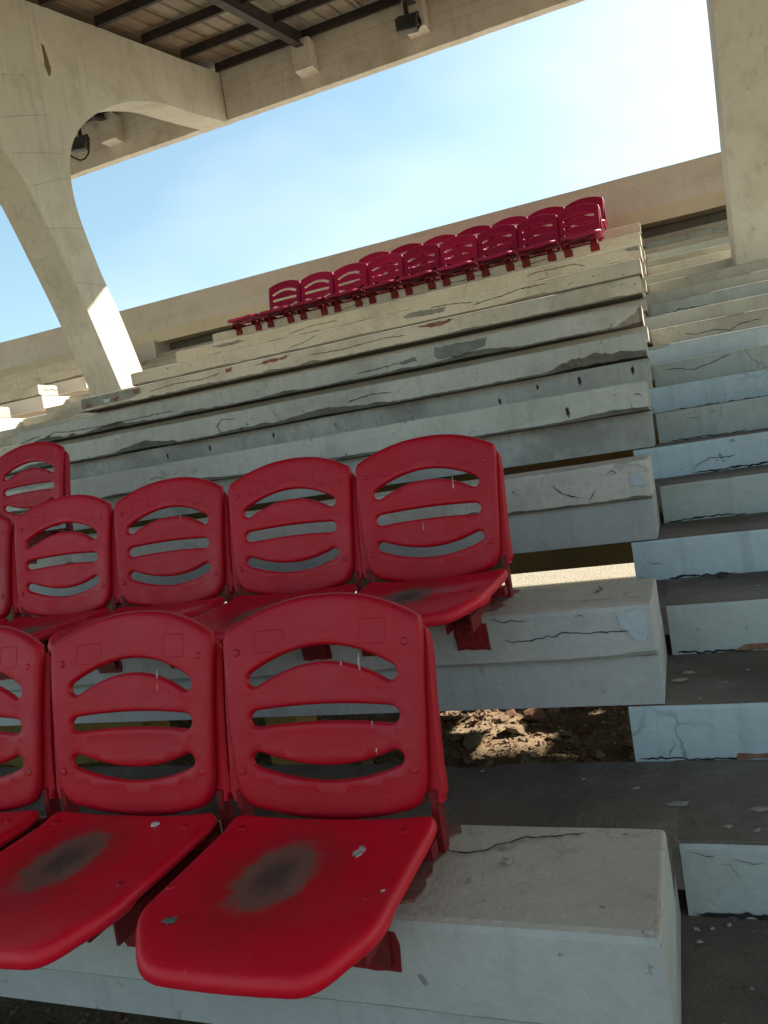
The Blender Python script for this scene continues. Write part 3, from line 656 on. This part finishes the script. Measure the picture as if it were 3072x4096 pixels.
# floodlights
def floodlight(x, y, z, label, tilt, cable):
    o = empty('floodlight', (x, y, z+.4), label, 'floodlight', 'floodlights hung under the rear roof beam')
    bm = bmesh.new(); box(bm, -.15, .15, -.05, .05, -.115, .115, 0, .012)
    for j in range(5): box(bm, -.12, .12, .051, .066, -.09+j*.042, -.078+j*.042)
    bm.transform(Matrix.Translation((x, y, z)) @ Matrix.Rotation(tilt, 4, 'X') @ Matrix.Rotation(R(8), 4, 'Y')); mobj('lamp_housing', bm, m_lamp, o)
    bm = bmesh.new(); box(bm, -.13, .13, -.054, -.0505, -.095, .095)
    bm.transform(Matrix.Translation((x, y, z)) @ Matrix.Rotation(tilt, 4, 'X') @ Matrix.Rotation(R(8), 4, 'Y')); mobj('lamp_glass', bm, m_glass, o)
    bm = bmesh.new(); box(bm, x-.04, x+.02, y+.03, y+.06, z+.08, z+.46); box(bm, x-.17, x-.155, y-.02, y+.02, z-.05, z+.10); box(bm, x+.155, x+.17, y-.02, y+.02, z-.05, z+.10); box(bm, x-.17, x+.17, y-.02, y+.02, z+.101, z+.115)
    mobj('bracket', bm, m_steel, o)
    bm = bmesh.new(); tube(bm, [(x+a, y-.02, z+b) for a, b in cable], .014, 8); mobj('cable', bm, m_black, o)
floodlight(-2.75, 10.85, 5.86, 'dark floodlight at the top edge, hanging in front of a corbel block', R(-12), [(.155,.03),(.185,-.02),(.18,-.08),(.13,-.12),(.08,-.115),(.06,-.08)])
floodlight(-8.40, 10.85, 5.86, 'dark floodlight half hidden behind the frame, long drooping cable loop', R(-12), [(.16,-.05),(.17,-.10),(.14,-.19),(.06,-.25),(-.04,-.25),(-.14,-.19),(-.22,-.12)])

# ------------------------------------------------------------------ under the stand
def pier(x0, x1, y0, y1, zt, label, cat, name, m):
    bm = bmesh.new(); box(bm, x0, x1, y0, y1, -OZ-.05, zt, 0, .006)
    return tag(mobj(name, bm, m, loc=((x0+x1)/2, (y0+y1)/2, -OZ)), label, cat)
pier(-1.905, -1.745, 3.05, 3.25, -.37, 'ochre painted support post glimpsed through the slots of the nearest seat', 'post', 'support_post', m_ochre)
pier(-4.8, -2.62, 3.10, 3.30, -.37, 'ochre support wall in shade, glimpsed through the slots of the second seat', 'wall', 'support_wall', m_ochre)
bm = bmesh.new(); box(bm, -12, 6, 6.62, 6.80, -1.09, .56)
for x in (-11, -6, 3.4): box(bm, x, x+.4, 6.6, 6.82, -OZ-.05, .50)
tag(mobj('inner_wall', bm, m_brown, loc=(-2, 6.7, -OZ)), 'dark brown wall hanging under the stand behind the second bench opening', 'wall', kind='structure')

# rubble
def rock_bm(s, flat, seed):
    bm = bmesh.new(); bmesh.ops.create_icosphere(bm, subdivisions=2, radius=1)
    for v in bm.verts:
        d = v.co.copy(); f = 1+.45*mnoise.noise(d*1.3+Vector((seed, 0, 0)))+.15*mnoise.noise(d*3+Vector((0, seed, 0)))
        v.co = d*f
    for q in range(4):                         # broken flat faces
        nrm = Vector((n1(seed+q*3.3, 1), n1(seed*1.7+q, 2), n1(seed+q, 3))).normalized(); lim = .62
        for v in bm.verts:
            e = v.co.dot(nrm)
            if e > lim: v.co -= nrm*(e-lim)*.92
    for v in bm.verts: v.co = Vector((v.co.x*s, v.co.y*s*.75, v.co.z*s*flat))
    return bm
rmesh = []
for i in range(10):
    bm = rock_bm(1, [.55,.35,.3,.6,.4,.25,.5,.3,.45,.38][i], i*5.3+1)
    me = bpy.data.meshes.new('rock'); bm.to_mesh(me); bm.free(); me.materials.append(m_brickr if i in (2, 5, 8) else m_rock); rmesh.append(me)
rng = random.Random(11); cnt = 0
spots = []
for (x, y, s) in ((-.80,3.62,.085),(-.86,3.42,.07),(-.74,3.66,.06),(-1.02,3.28,.07),(-.62,3.35,.05),(-.33,3.2,.045),(-.95,3.75,.06),(-1.1,3.78,.07),(-.55,3.72,.05),(-1.25,3.6,.06),(-1.45,3.5,.06)):
    spots.append((x, y, s))
while len(spots) < 270:
    x = rng.uniform(-2.2, -.1); y = rng.uniform(2.95, 3.9); s = rng.choice((.012,.015,.018,.022,.026,.036))
    spots.append((x, y, s))
for i, (x, y, s) in enumerate(spots):
    o = bpy.data.objects.new('rock', rmesh[rng.randrange(10)]); COL.objects.link(o)
    o.location = (x, y, dirt_h(x, y)+s*.22); o.scale = (s, s, s); o.rotation_euler = (rng.uniform(-.5,.5), rng.uniform(-.5,.5), rng.uniform(0, 6.3))
    tag(o, 'broken lump of stone or brick in the dirt under the second bench', 'rock', 'rubble lying in the dirt under the stand')
bm = bmesh.new()                                # fine chips nobody could count
for i in range(14000):
    x = rng.uniform(-3.0, .1); y = rng.uniform(2.6, 4.1) if i % 5 else rng.uniform(1.3, 1.7); s = rng.uniform(.003,.010)*(1.7 if rng.random() < .15 else 1)
    mtx = Matrix.Translation((x, y, -OZ+dirt_h(x, y)+s*.2)) @ Matrix.Rotation(rng.uniform(0, 6.3), 4, 'Z') @ Matrix.Rotation(rng.uniform(-.6,.6), 4, 'X') @ Matrix.Diagonal((s*1.3, s, s*.55, 1))
    vs_ = [bm.verts.new(mtx @ Vector(p)) for p in ((1,0,0),(-.5,.9,0),(-.6,-.8,0),(.1,.1,1),(.2,0,-.6))]
    mi = 1 if rng.random() < .2 else 0
    for f in ((0,1,3),(1,2,3),(2,0,3),(1,0,4),(2,1,4),(0,2,4)): bm.faces.new([vs_[q] for q in f]).material_index = mi
tag(mobj('gravel', bm, [m_rock, m_brickr], loc=(-1.2, 3, -OZ)), 'fine stone chips strewn over the dirt under the benches', 'gravel', kind='stuff')

# ------------------------------------------------------------------ red plastic seats
def offset_loop(P, d):
    n = len(P); out = []
    for i in range(n):
        a = Vector(P[i-1]); b = Vector(P[i]); c = Vector(P[(i+1)%n])
        t = (c-a); t.normalize(); out.append((b.x - t.y*d, b.y + t.x*d))
    return out
def resample(P, step):
    out = []
    for i, a in enumerate(P):
        b = P[(i+1)%len(P)]; L_ = math.hypot(b[0]-a[0], b[1]-a[1]); n = max(1, int(L_/step+.5))
        for j in range(n): out.append((a[0]+(b[0]-a[0])*j/n, a[1]+(b[1]-a[1])*j/n))
    return out
def round_poly(C, seg=6):
    """C: list of (x, y, r)"""
    out = []; n = len(C)
    for i in range(n):
        p = Vector(C[i][:2]); a = Vector(C[i-1][:2]); b = Vector(C[(i+1)%n][:2]); r = C[i][2]
        u = (a-p).normalized(); v = (b-p).normalized(); ang = u.angle(v); d = min(r/tan(ang/2), (a-p).length*.48, (b-p).length*.48)
        p0 = p+u*d; p1 = p+v*d
        for j in range(seg+1):
            t = j/seg; out.append(tuple(p0*(1-t)**2 + p*2*t*(1-t) + p1*t*t))
    return out
def arc_slot(hw, hc, rise, th, seg=18):
    """slot following a parabola: centre height hc, ends hc-rise"""
    top, bot = [], []
    for i in range(seg+1):
        x = -hw+2*hw*i/seg; c = hc-rise*(x/hw)**2; sl = -2*rise*x/hw/hw; l = math.hypot(1, sl)
        w = th*.5*(1 if abs(rise) < .02 else 1.0)
        top.append((x-sl/l*-0+(-sl/l)*w, c+w/l)); bot.append((x+sl/l*w, c-w/l))
    out = list(bot)
    for s, P0 in ((1, bot[-1]),):
        pass
    def cap(x, s):
        c = hc-rise; sl = -2*rise*x/hw/hw; a0 = math.atan(sl); r = th*.5; q = []
        for j in range(1, 6):
            a = a0 + (-pi/2+pi*j/6 if s > 0 else pi/2+pi*j/6); q.append((x+r*cos(a), c+r*sin(a)))
        return q
    return bot + cap(hw, 1) + top[::-1] + cap(-hw, -1)
def seg_dist(px, py, segs):
    m = 1e9
    for x0, y0, x1, y1 in segs:
        dx, dy = x1-x0, y1-y0; l = dx*dx+dy*dy
        t = 0 if l == 0 else max(0, min(1, ((px-x0)*dx+(py-y0)*dy)/l))
        d = (x0+t*dx-px)**2+(y0+t*dy-py)**2
        if d < m: m = d
    return math.sqrt(m)
def inside(p, P):
    c = False; n = len(P); x, y = p
    for i in range(n):
        x0, y0 = P[i]; x1, y1 = P[(i+1)%n]
        if (y0 > y) != (y1 > y) and x < (x1-x0)*(y-y0)/(y1-y0)+x0: c = not c
    return c
LEAN = R(12)
BY, BZ = .200, .078               # foot of the backrest behind the bench front, above the bench top
def back_map(x, h, d):            # d: depth behind the front face
    y = BY - .020*(x/.22)**2 - .012*sin(pi*min(1, max(0, h/.44))) + h*sin(LEAN) + d*cos(LEAN)
    z = BZ + h*cos(LEAN) - d*sin(LEAN)
    return (x, y, z)
def backrest_mesh():
    # outline, counter-clockwise from the bottom left
    O = [(-.212,.050,.05)]
    C = []
    for i in range(9):
        x = -.165+.33*i/8; C.append((x, -.012+.026*(x/.165)**2))
    pts = [(-.209,.085),(-.203,.052),(-.188,.027)] + C + [(.188,.027),(.203,.052),(.209,.085)]
    pts += [(.214,.16),(.219,.26),(.223,.335),(.2235,.364),(.218,.383)]
    for i in range(1, 16):
        x = .218-.436*i/16; pts.append((x, .383+.056*(1-abs(x/.218)**2.2)))
    pts += [(-.218,.383),(-.2235,.364),(-.223,.335),(-.219,.26),(-.214,.16)]
    out = resample(pts, .016)
    slots = [arc_slot(.151,.320,.042,.031), arc_slot(.148,.203,.005,.033), arc_slot(.151,.084,-.032,.029)]
    slots = [resample(s, .010) for s in slots]
    loops = [out]+slots
    V, Eg = [], []
    def add(loop):
        b = len(V); V.extend(loop); Eg.extend((b+i, b+(i+1)%len(loop)) for i in range(len(loop)))
    add(out)
    for d in (.003, .008, .015): add(offset_loop(out, d))
    for s in slots:
        add(s)
        for d in (.003, .007): add(offset_loop(s, -d))
    segs = [[(*P[i], *P[(i+1)%len(P)]) for i in range(len(P))] for P in loops]
    so_, si = segs[0], segs[1]+segs[2]+segs[3]
    gx = -.21
    while gx < .215:
        gh = .01
        while gh < .44:
            if inside((gx, gh), out) and not any(inside((gx, gh), s) for s in slots) and seg_dist(gx, gh, so_) > .022 and seg_dist(gx, gh, si) > .013: V.append((gx, gh))
            gh += .016
        gx += .016
    r = delaunay_2d_cdt([Vector(v) for v in V], Eg, [], 0, 1e-6)
    ov, faces = r[0], r[2]
    keep = []
    for f in faces:
        c = sum((ov[i] for i in f), Vector((0,0)))/len(f)
        if inside(c, out) and not any(inside(c, s) for s in slots): keep.append(f)
    bm = bmesh.new(); A, B = {}, {}
    def rnd(d, r): return 0 if d >= r else r-math.sqrt(max(0, r*r-(r-d)**2))
    for f in keep:
        for i in f:
            if i in A: continue
            x, h = ov[i]; d1 = seg_dist(x, h, so_); d2 = seg_dist(x, h, si)
            dep = rnd(d1, .015) + rnd(d2, .007)
            dep -= .0025*math.exp(-((d2-.009)/.005)**2)          # raised lip round the slots
            A[i] = bm.verts.new(back_map(x, h, dep))
            B[i] = bm.verts.new(back_map(x, h, .024 if d1 < .004 else .008 if d2 > .004 else .011))
    for f in keep:
        bm.faces.new([A[i] for i in f]); bm.faces.new([B[i] for i in reversed(f)])
    ec = {}
    for f in keep:
        for i in range(3):
            e = (f[i], f[(i+1)%3]); k_ = tuple(sorted(e)); ec.setdefault(k_, []).append(e)
    for k_, l in ec.items():
        if len(l) == 1:
            a, b = l[0]; bm.faces.new((A[b], A[a], B[a], B[b]))
    bmesh.ops.recalc_face_normals(bm, faces=bm.faces)
    # moulded square frames near the top corners
    for cx, ch, sw, sh in ((-.115,.352,.032,.022),(.118,.358,.028,.024)):
        rect = round_poly([(cx-sw,ch-sh,.006),(cx+sw,ch-sh,.006),(cx+sw,ch+sh,.006),(cx-sw,ch+sh,.006)], 3)
        prs = []
        for (x, h) in rect:
            ux, uh = (x-cx)/sw, (h-ch)/sh
            prs.append([bm.verts.new(back_map(x+ux*dx, h+uh*dx, dd)) for dx, dd in ((.0014,.001),(.0004,-.0011),(-.0004,-.0011),(-.0014,.001))])
        for i in range(len(prs)):
            a, b = prs[i], prs[(i+1)%len(prs)]
            for j in range(3): bm.faces.new((a[j], b[j], b[j+1], a[j+1]))
    me = bpy.data.meshes.new('backrest'); bm.to_mesh(me); bm.free(); me.materials.append(m_red)
    for p in me.polygons: p.use_smooth = True
    return me
PZ = .078
def pan_z(x, y):
    z = PZ - .010*max(0, 1-((x/.2)**2+((y+.06)/.22)**2))
    if y < -.16: z -= .020*((-.16-y)/.14)**1.8
    if y > .10: z += .012*((y-.10)/.078)**2
    z += .010*(abs(x)/.215)**3 if abs(x) > .1 else 0
    return z
def pan_mesh():
    C = [(-.207,.178,.030),(-.200,-.158,.12),(-.122,-.264,.09),(.172,-.264,.075),(.236,-.162,.12),(.230,.178,.030)]
    out = resample(round_poly(C, 7), .014)
    bm = bmesh.new(); n = len(out)
    def ring(P, fz): return [bm.verts.new((x, y, fz(x, y))) for x, y in P]
    rings = []
    fl = lambda y: .030 if y < -.1 else .024
    inn = offset_loop(out, .012)
    rings.append([bm.verts.new((x, y, pan_z(x, y)-.016)) for x, y in offset_loop(out, .03)])
    rings.append([bm.verts.new((x, y, pan_z(x, y)-fl(y)+.002)) for x, y in inn])
    rings.append([bm.verts.new((x, y, pan_z(x, y)-fl(y))) for x, y in offset_loop(out, .004)])
    rings.append([bm.verts.new((x, y, pan_z(x, y)-fl(y)+.004)) for x, y in out])
    for d, q in ((0,.014),(.0035,.006),(.009,.0018),(.018,0)):
        rings.append([bm.verts.new((x, y, pan_z(x, y)-q)) for x, y in offset_loop(out, d)])
    base = offset_loop(out, .018); c = (0, -.06)
    for s in (.9,.78,.64,.5,.36,.22,.1):
        rings.append(ring([(c[0]+(x-c[0])*s, c[1]+(y-c[1])*s) for x, y in base], pan_z))
    for A, B in zip(rings, rings[1:]):
        for i in range(n): bm.faces.new((A[i], A[(i+1)%n], B[(i+1)%n], B[i]))
    bm.faces.new(rings[-1]); bm.faces.new(rings[0][::-1])
    bmesh.ops.recalc_face_normals(bm, faces=bm.faces)
    me = bpy.data.meshes.new('seat_pan'); bm.to_mesh(me); bm.free(); me.materials.append(m_pan)
    for p in me.polygons: p.use_smooth = True
    return me
def frame_mesh(with_back):
    bm = bmesh.new()
    for s in (-1, 1):
        box(bm, s*.14-.03, s*.14+.03, -.09, .19, .022, .046)
        box(bm, s*.14-.035, s*.14+.035, -.006, .23, .001, .0215)
    box(bm, -.215, .215, .15, .185, .018, .044)
    if with_back:
        for s in (-1, 1): box(bm, s*.212-.007, s*.212+.007, .207, .240, .002, .125)
        box(bm, -.19, .19, .205, .222, .020, .050)
    me = bpy.data.meshes.new('seat_frame'); bmesh.ops.recalc_face_normals(bm, faces=bm.faces); bm.to_mesh(me); bm.free(); me.materials.append(m_redmetal); return me
def upright_mesh():
    """hollow plastic side rail behind one edge of the backrest"""
    bm = bmesh.new(); rings = []
    hs = [.030,.036,.05,.075,.10,.16,.24,.31,.345,.358,.364]
    for h in hs:
        w = .015 if h > .09 else .017 if h > .045 else .011
        if h > .34: w = max(.003, .013*math.sqrt(max(0, 1-((h-.34)/.025)**2)))
        d0, d1 = (.026, .056)
        if h > .34: k_ = 1-((h-.34)/.03); d1 = d0+(d1-d0)*max(.3, k_)
        x = .219
        rings.append([bm.verts.new(back_map(x+dx, h, dd)) for dx, dd in ((-w, d0),(w*.7, d0),(w, d0+.006),(w, d1-.006),(w*.6, d1),(-w*.6, d1),(-w, d1-.006))])
    for A, B in zip(rings, rings[1:]):
        for i in range(7): bm.faces.new((A[i], A[(i+1)%7], B[(i+1)%7], B[i]))
    bm.faces.new(rings[0]); bm.faces.new(rings[-1][::-1]); bmesh.ops.recalc_face_normals(bm, faces=bm.faces)
    me = bpy.data.meshes.new('side_rail'); bm.to_mesh(me); bm.free(); me.materials.append(m_red)
    return me
def mirror_mesh(me):
    m2 = me.copy(); m2.transform(Matrix.Scale(-1, 4, (1,0,0))); m2.flip_normals(); return m2
def clamp_mesh():
    bm = bmesh.new(); box(bm, -.036, .036, -.013, -.003, -.078, .020); box(bm, -.012, .012, -.022, -.0131, -.050, -.030, 0, .004)
    box(bm, -.036, -.030, -.10, -.0131, -.02, .0215); box(bm, .030, .036, -.10, -.0131, -.02, .0215)
    me = bpy.data.meshes.new('clamp'); bmesh.ops.recalc_face_normals(bm, faces=bm.faces); bm.to_mesh(me); bm.free(); me.materials.append(m_redmetal); return me
def bolt_mesh():
    bm = bmesh.new(); bmesh.ops.create_uvsphere(bm, u_segments=12, v_segments=8, radius=1)
    for v in bm.verts: v.co = Vector((v.co.x*.0085, v.co.y*.0085, max(-.2, v.co.z)*.004 - (.0012 if v.co.xy.length < .45 else 0)))
    me = bpy.data.meshes.new('bolt'); bm.to_mesh(me); bm.free(); me.materials.append(m_red)
    for p in me.polygons: p.use_smooth = True
    return me
ME = dict(back=backrest_mesh(), pan=pan_mesh(), fr=frame_mesh(True), fr0=frame_mesh(False), up=upright_mesh(), cl=clamp_mesh(), bolt=bolt_mesh())
ME['upm'] = mirror_mesh(ME['up'])
for q in ('back', 'pan', 'up', 'upm'):
    ME[q+'_far'] = ME[q].copy(); ME[q+'_far'].materials.clear(); ME[q+'_far'].materials.append(m_redfar)
def child(name, me, parent, loc=(0,0,0), rot=(0,0,0)):
    o = bpy.data.objects.new(name, me); link(o, parent); o.location = loc; o.rotation_euler = rot; return o
def seat(k, x, label, group, back=True, near=True, tilt=0, dz=0):
    yf, y0, zt, zb = row(k)
    o = empty('plastic_seat', (x, yf, zt+.001), label, 'seat', group)
    o.rotation_euler = (0, 0, tilt)
    pan = child('seat_pan', ME['pan' if near else 'pan_far'], o)
    child('seat_frame', ME['fr' if back else 'fr0'], o)
    for s in (-1, 1): child('clamp', ME['cl'], o, (s*.14, -.0, 0))
    if near:
        for bx, by in ((-.165,.13),(.175,.13),(-.185,-.08),(.185,-.08)):
            child('bolt', ME['bolt'], pan, (bx, by, pan_z(bx, by)-.0004))
    if back:
        q = '' if near else '_far'
        b = child('backrest', ME['back'+q], o)
        child('side_rail', ME['up'+q], o); child('side_rail', ME['upm'+q], o)
        if near:
            for bx, bh in ((-.188,.335),(.188,.335),(-.188,.095),(.188,.095)):
                child('bolt', ME['bolt'], b, back_map(bx, bh, .0002), (pi/2-LEAN, 0, 0))
    return o
G1 = 'nearest row of red seats'; G2 = 'second row of red seats'; G3 = 'third row of red seats'; G4 = 'front row of the far red seats'; G5 = 'rear row of the far red seats'
SEATS = {}
for i, l in enumerate(('nearest red seat, at the free end of the first row, white dropping on its pan',
                       'second red seat of the nearest row, white pebble-like dropping at the pan back',
                       'red seat cut by the left picture edge in the nearest row',
                       'red seat of the nearest row just beyond the left edge')):
    if i < 3: SEATS[1, i] = seat(1, -.728-.475*i, l, G1, tilt=R((.3,-.4,.2)[i]))
for i, l in enumerate(('end seat of the second row, next to the bare bench end and stairs', 'second red seat from the stairs in the second row',
                       'third red seat from the stairs in the second row', 'fourth red seat from the stairs in the second row, its slot showing dark',
                       'sliver of red seat at the left edge in the second row')):
    SEATS[2, i] = seat(2, -.727-.468*i, l, G2, tilt=R((.5,-.3,.4,-.2,.1)[i]))
SEATS[3, 5] = seat(3, -3.075, 'lone red seat of the third row, upper left of the second row', G3)
ordn = ['end', 'second', 'third', 'fourth', 'fifth', 'sixth', 'seventh', 'eighth', 'ninth']
for i in range(9):
    l = ('end seat of the far front row, nearest the stairs' if i == 0 else f'{ordn[i]} seat from the stairs in the far front row under the parapet')
    SEATS[10, i] = seat(10, -.742-.457*i, l, G4, near=False, tilt=R(.8*n1(i*3.1, 5)))
SEATS[10, 9] = seat(10, -.742-.457*9, 'far front row seat missing its backrest, only the pan left', G4, back=False, near=False)
for i in range(7):
    l = ('end seat of the far rear row, nearest the stairs' if i == 0 else f'{ordn[i]} seat from the stairs in the far rear row against the parapet')
    SEATS[11, i] = seat(11, -.735-.453*i, l, G5, near=False, tilt=R(.8*n1(i*2.7, 8)))

# red paint slopped on the concrete round the clamps
for (k, i), o in SEATS.items():
    yf, y0, zt, zb = row(k); x = o.location.x
    for s in (-1, 1):
        xx = x+s*.14; j = hash((k, i, s)) % 97
        P = [(xx-.045,zt-.020),(xx+.047,zt-.020),(xx+.050,zt-.060),(xx+.048,zt-.092),(xx-.042,zt-.090),(xx-.046,zt-.05)]
        mobj('paint_smear', patch(P, lambda a, b: (a, yf-.0029, b), lambda a, b: (a, yf+.0015, b), k*11+i*3+s, .006), m_redmetal, BENCH[k])
for k in (1, 2):
    yf, y0, zt, zb = row(k); x = SEATS[k, 0].location.x
    P = [(x+.17,yf+.04),(x+.208,yf+.05),(x+.218,yf+.10),(x+.204,yf+.16),(x+.222,yf+.22),(x+.206,yf+.27),(x+.226,yf+.30),(x+.215,yf+.33),(x+.17,yf+.33)]
    mobj('paint_smear', patch(P, lambda a, b: (a, b, zt+.0042), lambda a, b: (a, b, zt-.001), k*5+1, .03), m_redold, BENCH[k])

# droppings, flakes and pebbles
def blob(pts, base, nrm_h, seed):
    pass
def splat(name, x, y, z, r, label, cat, group, m, el=1.0, rot=0, h=.002, arms=6):
    bm = bmesh.new(); n = 26
    top = bm.verts.new((0, 0, h)); o_, i_ = [], []
    sd_ = x*31+y*17
    for q in range(n):
        a = 2*pi*q/n; f = 1+.30*n1(a*1.2, sd_)+(1.3*max(0, n1(a*3.1, sd_+4)) if arms else 0)
        u = Vector((cos(a)*r*f, sin(a)*r*f*el, 0)); u.rotate(Matrix.Rotation(rot, 3, 'Z'))
        o_.append(bm.verts.new(u)); i_.append(bm.verts.new(u*.75+Vector((0,0,h*.85))))
    for q in range(n):
        w = (q+1) % n
        bm.faces.new((o_[q], o_[w], i_[w], i_[q])); bm.faces.new((i_[q], i_[w], top))
    bm.transform(Matrix.Translation((x, y, z)))
    return tag(mobj(name, bm, m, loc=(x, y, z), smooth=True), label, cat, group)
zs = row(1)[2]+.001
yf1 = row(1)[0]
def on_pan(i, lx, ly): return -.728-.475*i+lx+.008, yf1+ly, zs+pan_z(lx, ly)-.0004
x, y, z = on_pan(0, .105, .075); splat('bird_dropping', x, y, z, .017, 'large white bird dropping on the pan of the nearest seat', 'dropping', None, m_drop, .62, .9)
x, y, z = on_pan(1, .085, .14); splat('bird_dropping', x, y, z, .010, 'round white dropping at the back of the second seat pan', 'dropping', None, m_drop, .9, .3, .006, 0)
x, y, z = on_pan(0, -.135, -.165); splat('bird_dropping', x, y, z, .010, 'small grey dropping near the front left of the nearest seat pan', 'dropping', None, m_lamp, .8, .3, .003)
x, y, z = on_pan(0, .20, -.065); splat('bird_dropping', x, y, z, .004, 'tiny pale dropping by the right edge of the nearest seat pan', 'dropping', None, m_drop, .8, .3, .003, 0)
zb1 = row(1)[2]+.003
for j, (x, y, r) in enumerate(((-.385,1.345,.008),(-.40,1.40,.010),(-.44,1.28,.005))):
    splat('paint_flake', x, y, zb1, r, 'pale flake or pebble lying on the lowest bench top', 'flake', 'flakes on the lowest bench top', m_flake, .8, j, .006 if j == 0 else .003)
zt1 = tp(2)[1]+.0015
for j, (x, y, r) in enumerate(((-.107,1.80,.020),(.06,1.78,.020),(-.01,1.70,.010),(-.20,1.88,.007),(-.33,1.93,.006),(.045,1.685,.008),(-.60,1.98,.006),(.2,1.9,.01))):
    splat('paint_flake', x, y, zt1, r, 'pale paint flake on the dark floor behind the lowest bench', 'flake', 'pale flakes on the dark lower floor', m_flake, .55, .2*j, .002)
zq = tp(3)[1]+.0015
for j, (x, y, r) in enumerate(((-.065,2.30,.014),(-.085,2.24,.018),(.03,2.2,.005),(.09,2.3,.006))):
    splat('paint_flake', x, y, zq, r, 'pale flake on the stair tread by the second bench end', 'flake', 'flakes on the third tread', m_flake, .7, .5*j, .005 if j == 0 else .002)
zq = tp(1)[1]+.0015
for j, (x, y, r) in enumerate(((-.088,1.54,.006),(-.062,1.585,.005),(.1,1.26,.012),(.06,1.43,.003),(-.092,1.58,.005),(.06,1.595,.006),(-.03,1.60,.005))):
    splat('paint_flake', x, y, zq, r, 'pale flake or plaster crumb on the lowest visible tread', 'flake', 'flakes on the lowest tread', m_flake, .7, .7*j, .004)
zq = tp(4)[1]+.002
splat('stone_chip', .07, 2.86, zq, .014, 'dark stone chip on the tread beside the second bench', 'chip', None, m_steel, .6, .2, .012, 0)
splat('paint_flake', .16, 2.66, zq, .008, 'pale flake on the tread beside the second bench', 'flake', None, m_flake, .6, .2, .003)
# streaks of droppings on the backrests (thin dried drips)
def drip(i, k, lx, h0, h1, w, label):
    o = SEATS[k, i]; bm = bmesh.new(); pv = None; n = 8
    for q in range(n+1):
        h = h0+(h1-h0)*q/n; ww = w*(.3+.8*abs(n1(q*1.3+.4, lx*9))); lx_ = lx + .002*n1(q*.8, h0*9)
        if q in (0, n): ww *= .3
        v = [bm.verts.new(back_map(lx_-ww, h, -.0008)), bm.verts.new(back_map(lx_, h, -.0016)), bm.verts.new(back_map(lx_+ww, h, -.0008))]
        if pv: bm.faces.new((pv[0], pv[1], v[1], v[0])); bm.faces.new((pv[1], pv[2], v[2], v[1]))
        pv = v
    bm.transform(Matrix.Translation((o.location.x, o.location.y, o.location.z-OZ)))
    tag(mobj('bird_dropping', bm, m_drop, loc=(o.location.x+lx, o.location.y+BY, o.location.z-OZ+h0)), label, 'dropping')
drip(0, 1, .085, .318, .282, .004, 'dried drip under the top slot of the nearest backrest, right of centre')
drip(0, 1, .045, .302, .292, .003, 'small dried spot under the top slot of the nearest backrest')
drip(0, 1, .105, .186, .172, .0025, 'faint dried spot under the middle slot of the nearest backrest')
drip(0, 1, .11, .135, .122, .003, 'dried spot low on the right of the nearest backrest')
drip(1, 1, .075, .310, .262, .003, 'long dried drip on the backrest of the second seat')
drip(0, 2, .085, .30, .262, .004, 'long pale drip on the end backrest of the second row')
drip(0, 2, -.02, .175, .150, .003, 'short dark-tipped drip on the end backrest of the second row')
drip(2, 2, .05, .30, .285, .003, 'dried drip on the third backrest of the second row')
